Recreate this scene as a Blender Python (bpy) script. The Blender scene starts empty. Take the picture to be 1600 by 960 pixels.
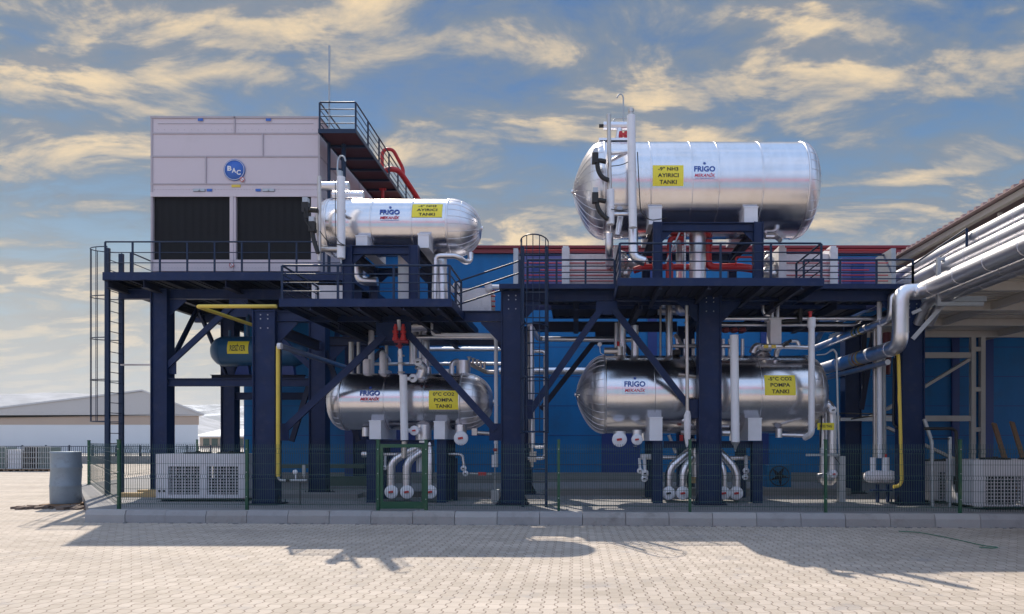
import bpy, math, random
from mathutils import Vector, Matrix, noise
R = math.radians
SC = bpy.context.scene
COL = SC.collection
random.seed(7)

# ---------------------------------------------------------------- camera
F, H, CX, CY = 1067.0, 1.8, 900.0, 690.0        # focal length and horizon in photo pixels
cam = bpy.data.cameras.new('camera'); co = bpy.data.objects.new('camera', cam); COL.objects.link(co)
cam.sensor_width = 36; cam.lens = 36*F/1600
cam.shift_x = -(CX-800)/1600; cam.shift_y = (CY-480)/1600
cam.clip_start = .1; cam.clip_end = 9000
co.location = (0, 0, H); co.rotation_euler = (R(90), 0, 0)
SC.camera = co

# ---------------------------------------------------------------- sun, sky, exposure
SUN = Vector((-.37, .80, 1.0)).normalized()
sl = bpy.data.lights.new('sun', 'SUN'); sl.energy = 4.9; sl.angle = R(.5); sl.color = (1, .89, .74)
so = bpy.data.objects.new('sun', sl); COL.objects.link(so); so.rotation_euler = SUN.to_track_quat('Z', 'Y').to_euler()
w = bpy.data.worlds.new('World'); SC.world = w; w.use_nodes = True
N = w.node_tree.nodes; L = w.node_tree.links
bgn = N['Background']; bgn.inputs[1].default_value = .12
SKYK = 1/.12
sky = N.new('ShaderNodeTexSky'); sky.sky_type = 'NISHITA'; sky.sun_disc = False
sky.sun_elevation = math.asin(SUN.z); sky.sun_rotation = math.atan2(SUN.x, SUN.y)
sky.air_density = 1.0; sky.dust_density = .6; sky.ozone_density = 2.5


def wn(kind, **kw):
    n = N.new(kind)
    for k, v in kw.items(): setattr(n, k, v)
    return n


def wmath(op, a, b=None, c=None, clamp=False):
    n = wn('ShaderNodeMath', operation=op, use_clamp=clamp)
    for i, q in enumerate((a, b, c)):
        if q is None: continue
        if isinstance(q, (int, float)): n.inputs[i].default_value = q
        else: L.new(q, n.inputs[i])
    return n.outputs[0]


def wmix(f, a, b):
    n = wn('ShaderNodeMix', data_type='RGBA')
    for i, q in ((0, f), (6, a), (7, b)):
        if isinstance(q, (int, float)): n.inputs[i].default_value = q
        elif isinstance(q, tuple): n.inputs[i].default_value = (*q, 1)
        else: L.new(q, n.inputs[i])
    return n.outputs[2]


def wramp(f, x0, x1):
    n = wn('ShaderNodeMapRange', interpolation_type='SMOOTHSTEP')
    L.new(f, n.inputs[0]); n.inputs[1].default_value = x0; n.inputs[2].default_value = x1
    return n.outputs[0]


def lin(r, g, b, k=1.0):
    f = lambda c: (c/255/12.92 if c/255 < .04045 else ((c/255+.055)/1.055)**2.4)
    return (f(r)*k, f(g)*k, f(b)*k)


tc = wn('ShaderNodeTexCoord'); sp = wn('ShaderNodeSeparateXYZ'); L.new(tc.outputs['Generated'], sp.inputs[0])
zc = wmath('MAXIMUM', sp.outputs[2], 0.0)
den = wmath('ADD', zc, .22)
u_ = wmath('DIVIDE', sp.outputs[0], den); v_ = wmath('DIVIDE', sp.outputs[1], den)
cb = wn('ShaderNodeCombineXYZ'); L.new(u_, cb.inputs[0]); L.new(v_, cb.inputs[1]); cb.inputs[2].default_value = 3.1


def cloud_noise(scale, detail, rough, dist, off, sy=1.0):
    mp = wn('ShaderNodeMapping'); mp.inputs['Location'].default_value = off; mp.inputs['Scale'].default_value = (1, sy, 1)
    L.new(cb.outputs[0], mp.inputs[0])
    n = wn('ShaderNodeTexNoise'); L.new(mp.outputs[0], n.inputs['Vector'])
    n.inputs['Scale'].default_value = scale; n.inputs['Detail'].default_value = detail
    n.inputs['Roughness'].default_value = rough; n.inputs['Distortion'].default_value = dist
    return n.outputs['Fac']


big = cloud_noise(2.5, 10, .60, .45, (3.3, 1.2, 0), 1.9)
fine = cloud_noise(5.5, 7, .6, .5, (1.7, 8.2, 5), 1.5)
shade = cloud_noise(2.5, 6, .58, .45, (3.36, 1.30, 0), 1.9)
dens = wmath('ADD', wmath('MULTIPLY', big, .72), wmath('MULTIPLY', fine, .28))
dens = wmath('ADD', dens, wmath('MULTIPLY', u_, -.022))
thin = wramp(dens, .35, .53)
thick = wramp(dens, .45, .66)
lowf = wramp(sp.outputs[2], .30, .0)
blue = wmix(wramp(sp.outputs[2], .05, .55), lin(122, 160, 180, SKYK), lin(4, 88, 148, SKYK))
base = wmix(.93, sky.outputs[0], blue)
grey = wmix(lowf, lin(104, 120, 136, SKYK), lin(160, 160, 152, SKYK))
edge = wramp(wmath('ADD', wmath('SUBTRACT', big, shade), wmath('MULTIPLY', wmath('SUBTRACT', fine, .5), .12)), -.06, .06)
gold = wmix(edge, lin(128, 130, 136, SKYK), lin(240, 211, 164, SKYK))
c1 = wmix(wmath('MULTIPLY', thin, .85), base, grey)
c2 = wmix(wmath('MULTIPLY', thick, .85), c1, gold)
hor = wmix(wmath('MULTIPLY', wramp(sp.outputs[2], .30, -.02), .8), c2, lin(190, 188, 178, SKYK))
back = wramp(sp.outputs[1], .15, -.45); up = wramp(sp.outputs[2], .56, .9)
boost = wmath('MULTIPLY', wmath('MAXIMUM', wmath('MULTIPLY', back, wramp(sp.outputs[2], .0, .35)), up), .85)  # added fill: unseen sky overhead and behind the camera made brighter
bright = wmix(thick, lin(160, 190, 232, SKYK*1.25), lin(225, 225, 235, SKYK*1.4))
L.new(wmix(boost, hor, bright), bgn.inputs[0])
SC.view_settings.view_transform = 'Standard'; SC.view_settings.look = 'None'
SC.view_settings.exposure = .24; SC.view_settings.gamma = 1
SC.cycles.max_bounces = 6; SC.cycles.use_denoising = True


# ---------------------------------------------------------------- materials
def mat(name, col, rough=.5, metal=0.0, var=.12, vscale=3.0, bump=0.0, bscale=20.0, dirt=None, dscale=1.2, damt=.35, coat=0.0, stretch=None, rvar=0.0):
    m = bpy.data.materials.new(name); m.use_nodes = True
    n = m.node_tree.nodes; l = m.node_tree.links; b = n['Principled BSDF']
    b.inputs['Roughness'].default_value = rough; b.inputs['Metallic'].default_value = metal
    b.inputs['Coat Weight'].default_value = coat
    t = n.new('ShaderNodeTexCoord'); src = t.outputs['Object']
    if stretch:
        mp = n.new('ShaderNodeMapping'); mp.inputs['Scale'].default_value = stretch; l.new(src, mp.inputs[0]); src = mp.outputs[0]
    nz = n.new('ShaderNodeTexNoise'); nz.inputs['Scale'].default_value = vscale; nz.inputs['Detail'].default_value = 5; l.new(src, nz.inputs[0])
    mx = n.new('ShaderNodeMix'); mx.data_type = 'RGBA'; l.new(nz.outputs[0], mx.inputs[0])
    mx.inputs[6].default_value = (*[c*(1-var) for c in col], 1); mx.inputs[7].default_value = (*[min(1, c*(1+var)) for c in col], 1)
    out = mx.outputs[2]
    if dirt:
        n2 = n.new('ShaderNodeTexNoise'); n2.inputs['Scale'].default_value = dscale; n2.inputs['Detail'].default_value = 8; n2.inputs['Roughness'].default_value = .7
        l.new(t.outputs['Object'], n2.inputs[0])
        mr = n.new('ShaderNodeMapRange'); mr.inputs[1].default_value = .52; mr.inputs[2].default_value = .72; mr.inputs[4].default_value = damt; l.new(n2.outputs[0], mr.inputs[0])
        m2 = n.new('ShaderNodeMix'); m2.data_type = 'RGBA'; l.new(mr.outputs[0], m2.inputs[0]); l.new(out, m2.inputs[6]); m2.inputs[7].default_value = (*dirt, 1)
        out = m2.outputs[2]
    l.new(out, b.inputs['Base Color'])
    if rvar:
        mr = n.new('ShaderNodeMapRange'); mr.inputs[3].default_value = rough-rvar; mr.inputs[4].default_value = rough+rvar; l.new(nz.outputs[0], mr.inputs[0]); l.new(mr.outputs[0], b.inputs['Roughness'])
    if bump:
        n3 = n.new('ShaderNodeTexNoise'); n3.inputs['Scale'].default_value = bscale; n3.inputs['Detail'].default_value = 4; l.new(src, n3.inputs[0])
        bp = n.new('ShaderNodeBump'); bp.inputs['Strength'].default_value = bump; bp.inputs['Distance'].default_value = .02; l.new(n3.outputs[0], bp.inputs['Height']); l.new(bp.outputs[0], b.inputs['Normal'])
    return m


NAVY = mat('navy_paint', (.004, .018, .072), .45, var=.30, dirt=(.04, .05, .09), damt=.45, dscale=3.5, coat=.0)
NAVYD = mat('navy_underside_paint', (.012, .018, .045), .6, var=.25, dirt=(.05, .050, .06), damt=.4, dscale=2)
RAIL = mat('rail_paint', (.010, .026, .065), .35, var=.15)
ALU = mat('aluminium_cladding', (.76, .75, .78), .22, 1.0, var=.10, vscale=1.6, bump=.07, bscale=1.6, stretch=(4, .7, .7), rvar=.05, dirt=(.55, .53, .52), damt=.45, dscale=1.1)
ALUH = mat('aluminium_head_cladding', (.72, .71, .74), .32, 1.0, var=.07, vscale=2.0, bump=.13, bscale=3.0, rvar=.05)
ALUP = mat('aluminium_pipe_jacket', (.76, .76, .80), .36, 1.0, var=.12, vscale=4, bump=.15, bscale=8)
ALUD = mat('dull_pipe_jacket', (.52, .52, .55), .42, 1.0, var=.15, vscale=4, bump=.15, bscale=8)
STEEL = mat('bare_steel_pipe', (.55, .52, .50), .40, .9, var=.15, vscale=6)
GALV = mat('galvanised_steel', (.42, .45, .48), .45, .7, var=.2, vscale=8)
WHITE = mat('white_jacket', (.74, .76, .82), .45, var=.05, vscale=4, dirt=(.55, .55, .58), damt=.4)
FOAM = mat('white_insulation_foam', (.72, .71, .75), .85, var=.10, vscale=6, bump=.8, bscale=9, dirt=(.45, .44, .47), damt=.5, dscale=4)
FOIL = mat('crumpled_foil', (.80, .80, .82), .35, .9, var=.25, vscale=12, bump=1.0, bscale=14)
TOWER = mat('tower_panel', (.60, .53, .575), .45, var=.04, vscale=1.0, dirt=(.46, .42, .44), damt=.35, dscale=1.0)
TOWERJ = mat('tower_joint', (.42, .38, .42), .5, var=.1)
LOUVRE = mat('black_louvre', (.006, .007, .012), .7, var=.3, vscale=2)
RED = mat('red_paint', (.50, .025, .03), .4, var=.12)
REDD = mat('dark_red_cladding', (.22, .015, .03), .45, var=.2, vscale=2)
YEL = mat('yellow_paint', (.70, .52, .08), .45, var=.1, dirt=(.35, .27, .08), damt=.4)
YELL = mat('yellow_label', (.86, .74, .05), .4, var=.03)
BLACK = mat('black_rubber', (.012, .013, .016), .55, var=.3)
BLKTX = mat('black_lettering', (.015, .015, .02), .5, var=.0)
BLUTX = mat('blue_lettering', (.015, .07, .36), .4, var=.0)
REDTX = mat('red_lettering', (.55, .02, .06), .4, var=.0)
WHTTX = mat('white_lettering', (.80, .80, .80), .4, var=.0)
LOGOB = mat('blue_badge', (.03, .13, .50), .4, var=.02)
WALLB = mat('blue_wall_panel', (.002, .15, .40), .45, var=.22, vscale=.9, stretch=(2.5, 1, .35), bump=.06, bscale=1.5, dirt=(.02, .10, .20), damt=.5, dscale=.8)
WALLD = mat('deep_blue_trim', (.004, .035, .20), .4, var=.1)
CREAM = mat('cream_steel_paint', (.55, .52, .48), .5, var=.08, dirt=(.38, .34, .30), damt=.4)
ROOFS = mat('canopy_sheet', (.60, .57, .52), .5, .3, var=.15, vscale=2)
PINKR = mat('roof_tile_sheet', (.33, .24, .24), .6, var=.2, vscale=5)
ACW = mat('unit_housing', (.60, .60, .64), .5, var=.05, dirt=(.38, .37, .38), damt=.35, dscale=2.5)
GREEN = mat('green_post_paint', (.006, .075, .04), .4, var=.15, dirt=(.12, .16, .08), damt=.5, dscale=3)
MESHG = mat('green_fence_wire', (.03, .085, .08), .35, .2, var=.1)
BLUET = mat('blue_vessel_paint', (.015, .09, .20), .38, var=.08, dirt=(.03, .10, .18), damt=.4)
WOOD = mat('weathered_wood', (.24, .15, .09), .8, var=.3, vscale=3, bump=.3, bscale=12, stretch=(8, 8, 1))
TIMB = mat('pale_timber', (.45, .32, .16), .8, var=.25, vscale=5)
CONC = mat('concrete', (.22, .22, .23), .85, var=.15, vscale=2.5, bump=.35, bscale=30, dirt=(.20, .19, .19), damt=.6, dscale=1.0)
KERB = mat('kerb_concrete', (.31, .305, .305), .88, var=.15, vscale=1.3, bump=.5, bscale=18, dirt=(.20, .19, .185), damt=.8, dscale=2.0)
SHED = mat('pale_shed_sheet', (.62, .64, .68), .6, var=.05, vscale=.3)
SHEDT = mat('tan_shed_band', (.42, .32, .26), .7, var=.08, vscale=.3)
SHEDR = mat('shed_roof_sheet', (.50, .50, .52), .5, var=.08, vscale=.2)
DKGRN = mat('dark_green_sheet', (.06, .10, .09), .6, var=.2)
SNOW = None


def paver_mat():
    m = bpy.data.materials.new('interlocking_pavers'); m.use_nodes = True
    n = m.node_tree.nodes; l = m.node_tree.links; b = n['Principled BSDF']; b.inputs['Roughness'].default_value = .82
    t = n.new('ShaderNodeTexCoord'); s = n.new('ShaderNodeSeparateXYZ'); l.new(t.outputs['Object'], s.inputs[0])

    def M(op, a, bb=None):
        q = n.new('ShaderNodeMath'); q.operation = op
        for i, x in enumerate((a, bb)):
            if x is None: continue
            if isinstance(x, (int, float)): q.inputs[i].default_value = x
            else: l.new(x, q.inputs[i])
        return q.outputs[0]
    # saw-toothed long joints: x is pushed sideways by a stepped wave of y
    tri = M('PINGPONG', M('MULTIPLY', s.outputs[1], 1/.115), 1.0)
    stp = n.new('ShaderNodeMapRange'); stp.interpolation_type = 'SMOOTHSTEP'; l.new(tri, stp.inputs[0])
    stp.inputs[1].default_value = .25; stp.inputs[2].default_value = .75
    cu = M('MULTIPLY', M('ADD', s.outputs[0], M('MULTIPLY', stp.outputs[0], .036)), 1/.150)
    cid = M('FLOOR', cu); par = M('MULTIPLY', M('MODULO', cid, 2.0), .5)
    rv = M('ADD', M('MULTIPLY', s.outputs[1], 1/.23), par); rid = M('FLOOR', rv)

    def joint(v, wdt):
        q = n.new('ShaderNodeMapRange'); l.new(M('ABSOLUTE', M('SUBTRACT', M('FRACT', v), .5)), q.inputs[0])
        q.inputs[1].default_value = .5-wdt*1.6; q.inputs[2].default_value = .5-wdt*.5; return q.outputs[0]
    ja, jb = joint(cu, .042), M('MULTIPLY', joint(rv, .028), .55)
    jn = M('MAXIMUM', ja, jb)
    cc = n.new('ShaderNodeCombineXYZ'); l.new(cid, cc.inputs[0]); l.new(rid, cc.inputs[1])
    wn_ = n.new('ShaderNodeTexWhiteNoise'); wn_.noise_dimensions = '2D'; l.new(cc.outputs[0], wn_.inputs[0])
    tile = n.new('ShaderNodeMix'); tile.data_type = 'RGBA'; l.new(wn_.outputs[0], tile.inputs[0])
    tile.inputs[6].default_value = (.41, .358, .305, 1); tile.inputs[7].default_value = (.50, .440, .385, 1)
    br = n.new('ShaderNodeMix'); br.data_type = 'RGBA'; l.new(M('MULTIPLY', jn, .85), br.inputs[0]); l.new(tile.outputs[2], br.inputs[6]); br.inputs[7].default_value = (.17, .125, .10, 1)
    nz = n.new('ShaderNodeTexNoise'); nz.inputs['Scale'].default_value = .5; nz.inputs['Detail'].default_value = 8; nz.inputs['Roughness'].default_value = .65
    mpp = n.new('ShaderNodeMapping'); mpp.inputs['Scale'].default_value = (.45, 1.6, 1); l.new(t.outputs['Object'], mpp.inputs[0]); l.new(mpp.outputs[0], nz.inputs[0])
    mr = n.new('ShaderNodeMapRange'); l.new(nz.outputs[0], mr.inputs[0]); mr.inputs[1].default_value = .35; mr.inputs[2].default_value = .65; mr.inputs[3].default_value = .80; mr.inputs[4].default_value = 1.06
    mu = n.new('ShaderNodeMix'); mu.data_type = 'RGBA'; mu.blend_type = 'MULTIPLY'; mu.inputs[0].default_value = 1
    l.new(br.outputs[2], mu.inputs[6]); l.new(mr.outputs[0], mu.inputs[7])
    # dark scuffs and damp stains
    n2 = n.new('ShaderNodeTexNoise'); n2.inputs['Scale'].default_value = 1.6; n2.inputs['Detail'].default_value = 9; n2.inputs['Roughness'].default_value = .7; l.new(t.outputs['Object'], n2.inputs[0])
    m2 = n.new('ShaderNodeMapRange'); l.new(n2.outputs[0], m2.inputs[0]); m2.inputs[1].default_value = .56; m2.inputs[2].default_value = .70; m2.inputs[4].default_value = .6
    mm = n.new('ShaderNodeMix'); mm.data_type = 'RGBA'; l.new(m2.outputs[0], mm.inputs[0]); l.new(mu.outputs[2], mm.inputs[6]); mm.inputs[7].default_value = (.26, .25, .26, 1)
    l.new(mm.outputs[2], b.inputs['Base Color'])
    n4 = n.new('ShaderNodeTexNoise'); n4.inputs['Scale'].default_value = 60; l.new(t.outputs['Object'], n4.inputs[0])
    h = M('ADD', M('MULTIPLY', jn, -1.0), M('MULTIPLY', n4.outputs[0], .3))
    bp = n.new('ShaderNodeBump'); bp.inputs['Strength'].default_value = .5; bp.inputs['Distance'].default_value = .01; l.new(h, bp.inputs['Height']); l.new(bp.outputs[0], b.inputs['Normal'])
    return m


def land_mat(name, c0, c1, scale, lo, hi):
    m = bpy.data.materials.new(name); m.use_nodes = True
    n = m.node_tree.nodes; l = m.node_tree.links; b = n['Principled BSDF']; b.inputs['Roughness'].default_value = .95
    t = n.new('ShaderNodeTexCoord'); nz = n.new('ShaderNodeTexNoise'); nz.inputs['Scale'].default_value = scale; nz.inputs['Detail'].default_value = 10; nz.inputs['Roughness'].default_value = .68
    mp = n.new('ShaderNodeMapping'); mp.inputs['Scale'].default_value = (1, 1, 3); l.new(t.outputs['Object'], mp.inputs[0]); l.new(mp.outputs[0], nz.inputs[0])
    mr = n.new('ShaderNodeMapRange'); l.new(nz.outputs[0], mr.inputs[0]); mr.inputs[1].default_value = lo; mr.inputs[2].default_value = hi
    mx = n.new('ShaderNodeMix'); mx.data_type = 'RGBA'; l.new(mr.outputs[0], mx.inputs[0]); mx.inputs[6].default_value = (*c0, 1); mx.inputs[7].default_value = (*c1, 1)
    l.new(mx.outputs[2], b.inputs['Base Color'])
    return m


for m_ in (NAVY, NAVYD, RAIL, WALLB): m_.node_tree.nodes['Principled BSDF'].inputs['Specular IOR Level'].default_value = .28
PAVE = paver_mat()
EARTH = land_mat('pale_earth', (.40, .37, .34), (.52, .50, .47), .05, .4, .6)
HILLM = land_mat('snowy_hillside', (.20, .22, .25), (.70, .73, .78), .012, .46, .56)
HILLN = land_mat('bare_hillside', (.30, .31, .34), (.45, .46, .50), .02, .4, .6)


# ---------------------------------------------------------------- mesh builder
def P(px, py, Y):
    """the real-world point that the photo shows at pixel px,py when it stands Y metres away"""
    return Vector(((px-CX)*Y/F, Y, H+(CY-py)*Y/F))


class MB:
    def __init__(s): s.v = []; s.f = []; s.s = []

    def add(s, vs, fs, smooth=False):
        o = len(s.v); s.v += [Vector(q) for q in vs]
        s.f += [tuple(i+o for i in f) for f in fs]; s.s += [smooth]*len(fs); return s

    def box(s, x0, x1, y0, y1, z0, z1):
        v = [(x, y, z) for z in (z0, z1) for y in (y0, y1) for x in (x0, x1)]
        return s.add(v, [(0, 2, 3, 1), (4, 5, 7, 6), (0, 1, 5, 4), (2, 6, 7, 3), (0, 4, 6, 2), (1, 3, 7, 5)])

    def obox(s, c, ax, ay, az):
        """box round centre c with half-extent vectors"""
        c, ax, ay, az = map(Vector, (c, ax, ay, az))
        v = [c+ax*i+ay*j+az*k for k in (-1, 1) for j in (-1, 1) for i in (-1, 1)]
        return s.add(v, [(0, 2, 3, 1), (4, 5, 7, 6), (0, 1, 5, 4), (2, 6, 7, 3), (0, 4, 6, 2), (1, 3, 7, 5)])

    def beam(s, p, q, w, h, up=(0, 0, 1)):
        p, q, up = Vector(p), Vector(q), Vector(up); d = (q-p).normalized()
        if abs(d.dot(up)) > .98: up = Vector((0, 1, 0))
        sd = d.cross(up).normalized(); u = sd.cross(d).normalized()
        return s.obox((p+q)/2, (q-p)/2, sd*w/2, u*h/2)

    def ibeam(s, p, q, w, h, t=.018, up=(0, 0, 1)):
        """I section: web in the plane of `up`, flanges at its two ends"""
        p, q, up = Vector(p), Vector(q), Vector(up); d = (q-p).normalized()
        sd = d.cross(up).normalized(); u = sd.cross(d).normalized()
        s.obox((p+q)/2+u*(h/2-t/2), (q-p)/2, sd*w/2, u*t/2)
        s.obox((p+q)/2-u*(h/2-t/2), (q-p)/2, sd*w/2, u*t/2)
        return s.obox((p+q)/2, (q-p)/2, sd*t/2, u*(h/2-t))

    def tube(s, pts, r, seg=10, bend=0.0, caps=True, nb=5):
        pts = [Vector(q) for q in pts]
        if bend > 0 and len(pts) > 2:
            o = [pts[0]]
            for i in range(1, len(pts)-1):
                a, b, c = pts[i-1], pts[i], pts[i+1]
                d1, d2 = (a-b), (c-b); k = min(bend, d1.length*.49, d2.length*.49)
                p0, p2 = b+d1.normalized()*k, b+d2.normalized()*k
                for j in range(nb+1):
                    t = j/nb; o.append(p0*(1-t)**2+b*2*t*(1-t)+p2*t*t)
            o.append(pts[-1]); pts = o
        q = [pts[0]]
        for a in pts[1:]:
            if (a-q[-1]).length > 1e-5: q.append(a)
        pts = q; n = len(pts)
        if n < 2: return s
        tg = []
        for i in range(n):
            a = (pts[i]-pts[i-1]).normalized() if i else None
            b = (pts[i+1]-pts[i]).normalized() if i < n-1 else None
            tg.append((a if b is None else b if a is None else (a+b)).normalized())
        u = tg[0].orthogonal().normalized(); rings = []
        for i in range(n):
            if i:
                u = (u-tg[i]*u.dot(tg[i])).normalized()
            vv = tg[i].cross(u)
            rr = r[i] if isinstance(r, (list, tuple)) else r
            rings.append([pts[i]+(u*math.cos(2*math.pi*k/seg)+vv*math.sin(2*math.pi*k/seg))*rr for k in range(seg)])
        vs = [p for rg in rings for p in rg]
        fs = [(i*seg+k, i*seg+(k+1) % seg, (i+1)*seg+(k+1) % seg, (i+1)*seg+k) for i in range(n-1) for k in range(seg)]
        s.add(vs, fs, True)
        if caps:
            s.add(rings[0], [tuple(range(seg-1, -1, -1))]); s.add(rings[-1], [tuple(range(seg))])
        return s

    def cyl(s, p, q, r, seg=14): return s.tube([p, q], r, seg)

    def pipe(s, pts, r, seg=12, bend=None, step=1.0, band=.006):
        """insulated pipe: jacket with elbows and a raised joint band about every `step` metres"""
        s.tube(pts, r, seg, bend if bend is not None else r*2.2)
        P_ = [Vector(q) for q in pts]
        for a, b in zip(P_, P_[1:]):
            ln = (b-a).length; k = int(ln/step)
            for j in range(k+1):
                t = (j+.5)/(k+1); c = a.lerp(b, t); d = (b-a).normalized()*.014
                if ln > r*5: s.tube([c-d, c+d], r+band, seg)
        return s

    def lathe(s, prof, o, ax, seg=32, a0=0.0, a1=2*math.pi):
        o, ax = Vector(o), Vector(ax).normalized(); u = ax.orthogonal().normalized()
        if abs(ax.x) > .9: u = Vector((0, 0, 1))
        v = ax.cross(u); full = abs(a1-a0-2*math.pi) < 1e-6; m = seg if full else seg+1
        vs = [o+ax*t+(u*math.cos(a0+(a1-a0)*k/seg)+v*math.sin(a0+(a1-a0)*k/seg))*max(r, 1e-4) for t, r in prof for k in range(m)]
        fs = [(i*m+k, i*m+(k+1) % m, (i+1)*m+(k+1) % m, (i+1)*m+k) for i in range(len(prof)-1) for k in range(seg)]
        return s.add(vs, fs, True)

    def torus(s, c, ax, Rr, r, seg=24, ts=6, a0=0.0, a1=2*math.pi, u=None):
        c, ax = Vector(c), Vector(ax).normalized(); u = Vector(u) if u else ax.orthogonal().normalized(); v = ax.cross(u)
        return s.tube([c+(u*math.cos(a0+(a1-a0)*k/seg)+v*math.sin(a0+(a1-a0)*k/seg))*Rr for k in range(seg+1)], r, ts, caps=False)

    def prism(s, poly, d):
        """poly = 3-D points in one plane, extruded by vector d"""
        n = len(poly); a = [Vector(q) for q in poly]; b = [q+Vector(d) for q in a]
        return s.add(a+b, [tuple(range(n-1, -1, -1)), tuple(range(n, 2*n))]+[(i, (i+1) % n, n+(i+1) % n, n+i) for i in range(n)])

    def build(s, name, m, parent=None):
        me = bpy.data.meshes.new(name); o = bpy.data.objects.new(name, me); COL.objects.link(o)
        if parent is not None: org = ORG[parent.name]; o.parent = parent
        else:
            xs = [q.x for q in s.v]; ys = [q.y for q in s.v]; org = Vector(((min(xs)+max(xs))/2, (min(ys)+max(ys))/2, min(q.z for q in s.v))); o.location = org
        me.from_pydata([q-org for q in s.v], [], s.f)
        me.polygons.foreach_set('use_smooth', s.s); me.materials.append(m); me.update()
        ORG[o.name] = org
        return o


ORG = {}


def tag(o, label, cat, group=None, kind=None):
    o['label'] = label; o['category'] = cat
    if group: o['group'] = group
    if kind: o['kind'] = kind
    return o


def thing(name, label, cat, loc=(0, 0, 0), group=None):
    o = bpy.data.objects.new(name, None); COL.objects.link(o); o.location = loc; o.empty_display_size = .2
    ORG[o.name] = Vector(loc); return tag(o, label, cat, group)


def solo(name, mb, m, label, cat, group=None): return tag(mb.build(name, m), label, cat, group)


def struct(name, mb, m):
    o = mb.build(name, m); o['kind'] = 'structure'; return o


# lettering -----------------------------------------------------------
def text2d(body, shear=0.0, fat=.02):
    cu = bpy.data.curves.new('lettering', 'FONT'); cu.body = body; cu.shear = shear; cu.offset = fat; cu.resolution_u = 3
    ob = bpy.data.objects.new('lettering_tmp', cu); COL.objects.link(ob)
    me = ob.to_mesh(); vs = [tuple(q.co[:2]) for q in me.vertices]; fs = [tuple(p.vertices) for p in me.polygons]
    ob.to_mesh_clear(); bpy.data.objects.remove(ob); bpy.data.curves.remove(cu)
    if not vs: return [], []
    x0, x1 = min(q[0] for q in vs), max(q[0] for q in vs); y0, y1 = min(q[1] for q in vs), max(q[1] for q in vs)
    return [((x-x0)/(x1-x0)-.5, (y-y0)/(y1-y0)-.5) for x, y in vs], fs


def cyl_put(tank, x, z, lift):
    """a point of a flat label laid on the tank's front, z = height relative to its axis measured along the arc"""
    a = z/tank['r']; r = tank['r']+lift
    return Vector((x, tank['y']-r*math.cos(a), tank['z']+r*math.sin(a)))


def cyl_text(mb, tank, body, xc, zc_, wd, ht, lift, shear=0.0, fat=.02):
    vs, fs = text2d(body, shear, fat)
    mb.add([cyl_put(tank, xc+u*wd, zc_+v*ht, lift) for u, v in vs], fs)


def cyl_plate(mb, tank, x0, x1, z0, z1, lift, n=14):
    vs = []
    for i in range(n+1):
        z = z0+(z1-z0)*i/n
        vs += [cyl_put(tank, x0, z, lift), cyl_put(tank, x1, z, lift)]
    mb.add(vs, [(2*i, 2*i+1, 2*i+3, 2*i+2) for i in range(n)], True)
    for e in (0, 1):  # edges down to the jacket
        o = [cyl_put(tank, (x0, x1)[e], z0+(z1-z0)*i/n, -.004) for i in range(n+1)]; q = [vs[2*i+e] for i in range(n+1)]
        mb.add(o+q, [(i, i+1, n+2+i, n+1+i) for i in range(n)])


def arc_z(tank, py):
    """arc height on the tank front of the photo row py"""
    z = 0
    for _ in range(6):
        a = max(-1.4, min(1.4, z)); Y = tank['y']-tank['r']*math.cos(a)
        s_ = (H+(CY-py)*Y/F-tank['z'])/tank['r']; z = math.asin(max(-.98, min(.98, s_)))
    return z*tank['r']


def tx(tank, px, z): Y = tank['y']-tank['r']*math.cos(z/tank['r']); return (px-CX)*Y/F

# ================================================================ SETTING
mb = MB(); mb.add([(-4000, -1500, -.03), (4000, -1500, -.03), (4000, 4500, -.03), (-4000, 4500, -.03)], [(0, 1, 2, 3)]); struct('ground', mb, EARTH)
mb = MB(); mb.add([(-70, -45, 0), (60, -45, 0), (60, 58, 0), (-70, 58, 0)], [(0, 1, 2, 3)]); struct('paved_yard', mb, PAVE)
KX0, KY0, KX1, KY1 = -10.9, 15.15, 12.5, 14.0


def ky(x): return KY0+(KY1-KY0)*(x-KX0)/(KX1-KX0)


# raised plant pad behind the kerb
mb = MB(); mb.prism([(KX0, ky(KX0)+.16, .012), (30, ky(30)+.16, .012), (30, 27, .012), (-24, 46, .012), (-18.2, 25, .012)], (0, 0, .206)); struct('concrete_pad', mb, CONC)
random.seed(3)
root = thing('kerb', 'long row of worn grey concrete kerb blocks along the yard edge', 'kerb', (0, ky(0), 0)); root['kind'] = 'structure'
x = KX0
mats = [KERB, mat('kerb_concrete_light', (.35, .35, .355), .85, var=.1, bump=.3, bscale=25, dirt=(.3, .3, .3), damt=.5, dscale=2),
        mat('kerb_concrete_dark', (.30, .305, .32), .85, var=.12, bump=.3, bscale=25, dirt=(.2, .2, .2), damt=.5, dscale=2)]
while x < 29:
    ln = .92; a = x+.006; b = x+ln-.006; dy = random.uniform(-.008, .008); dz = random.uniform(-.006, .006)
    q = []
    mb = MB()
    prof = [(0, 0), (.0, .17+dz), (.045, .275+dz), (.17, .285+dz), (.17, 0)]
    mb.add([(a, ky(a)+p+dy, h) for p, h in prof]+[(b, ky(b)+p+dy, h) for p, h in prof],
           [(i, i+1, 6+i, 5+i) for i in range(4)]+[(4, 3, 2, 1, 0), (5, 6, 7, 8, 9)])
    mb.build('kerb_block', mats[random.choice([0, 0, 1, 2, 2, 0])], root)
    x += ln
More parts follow.
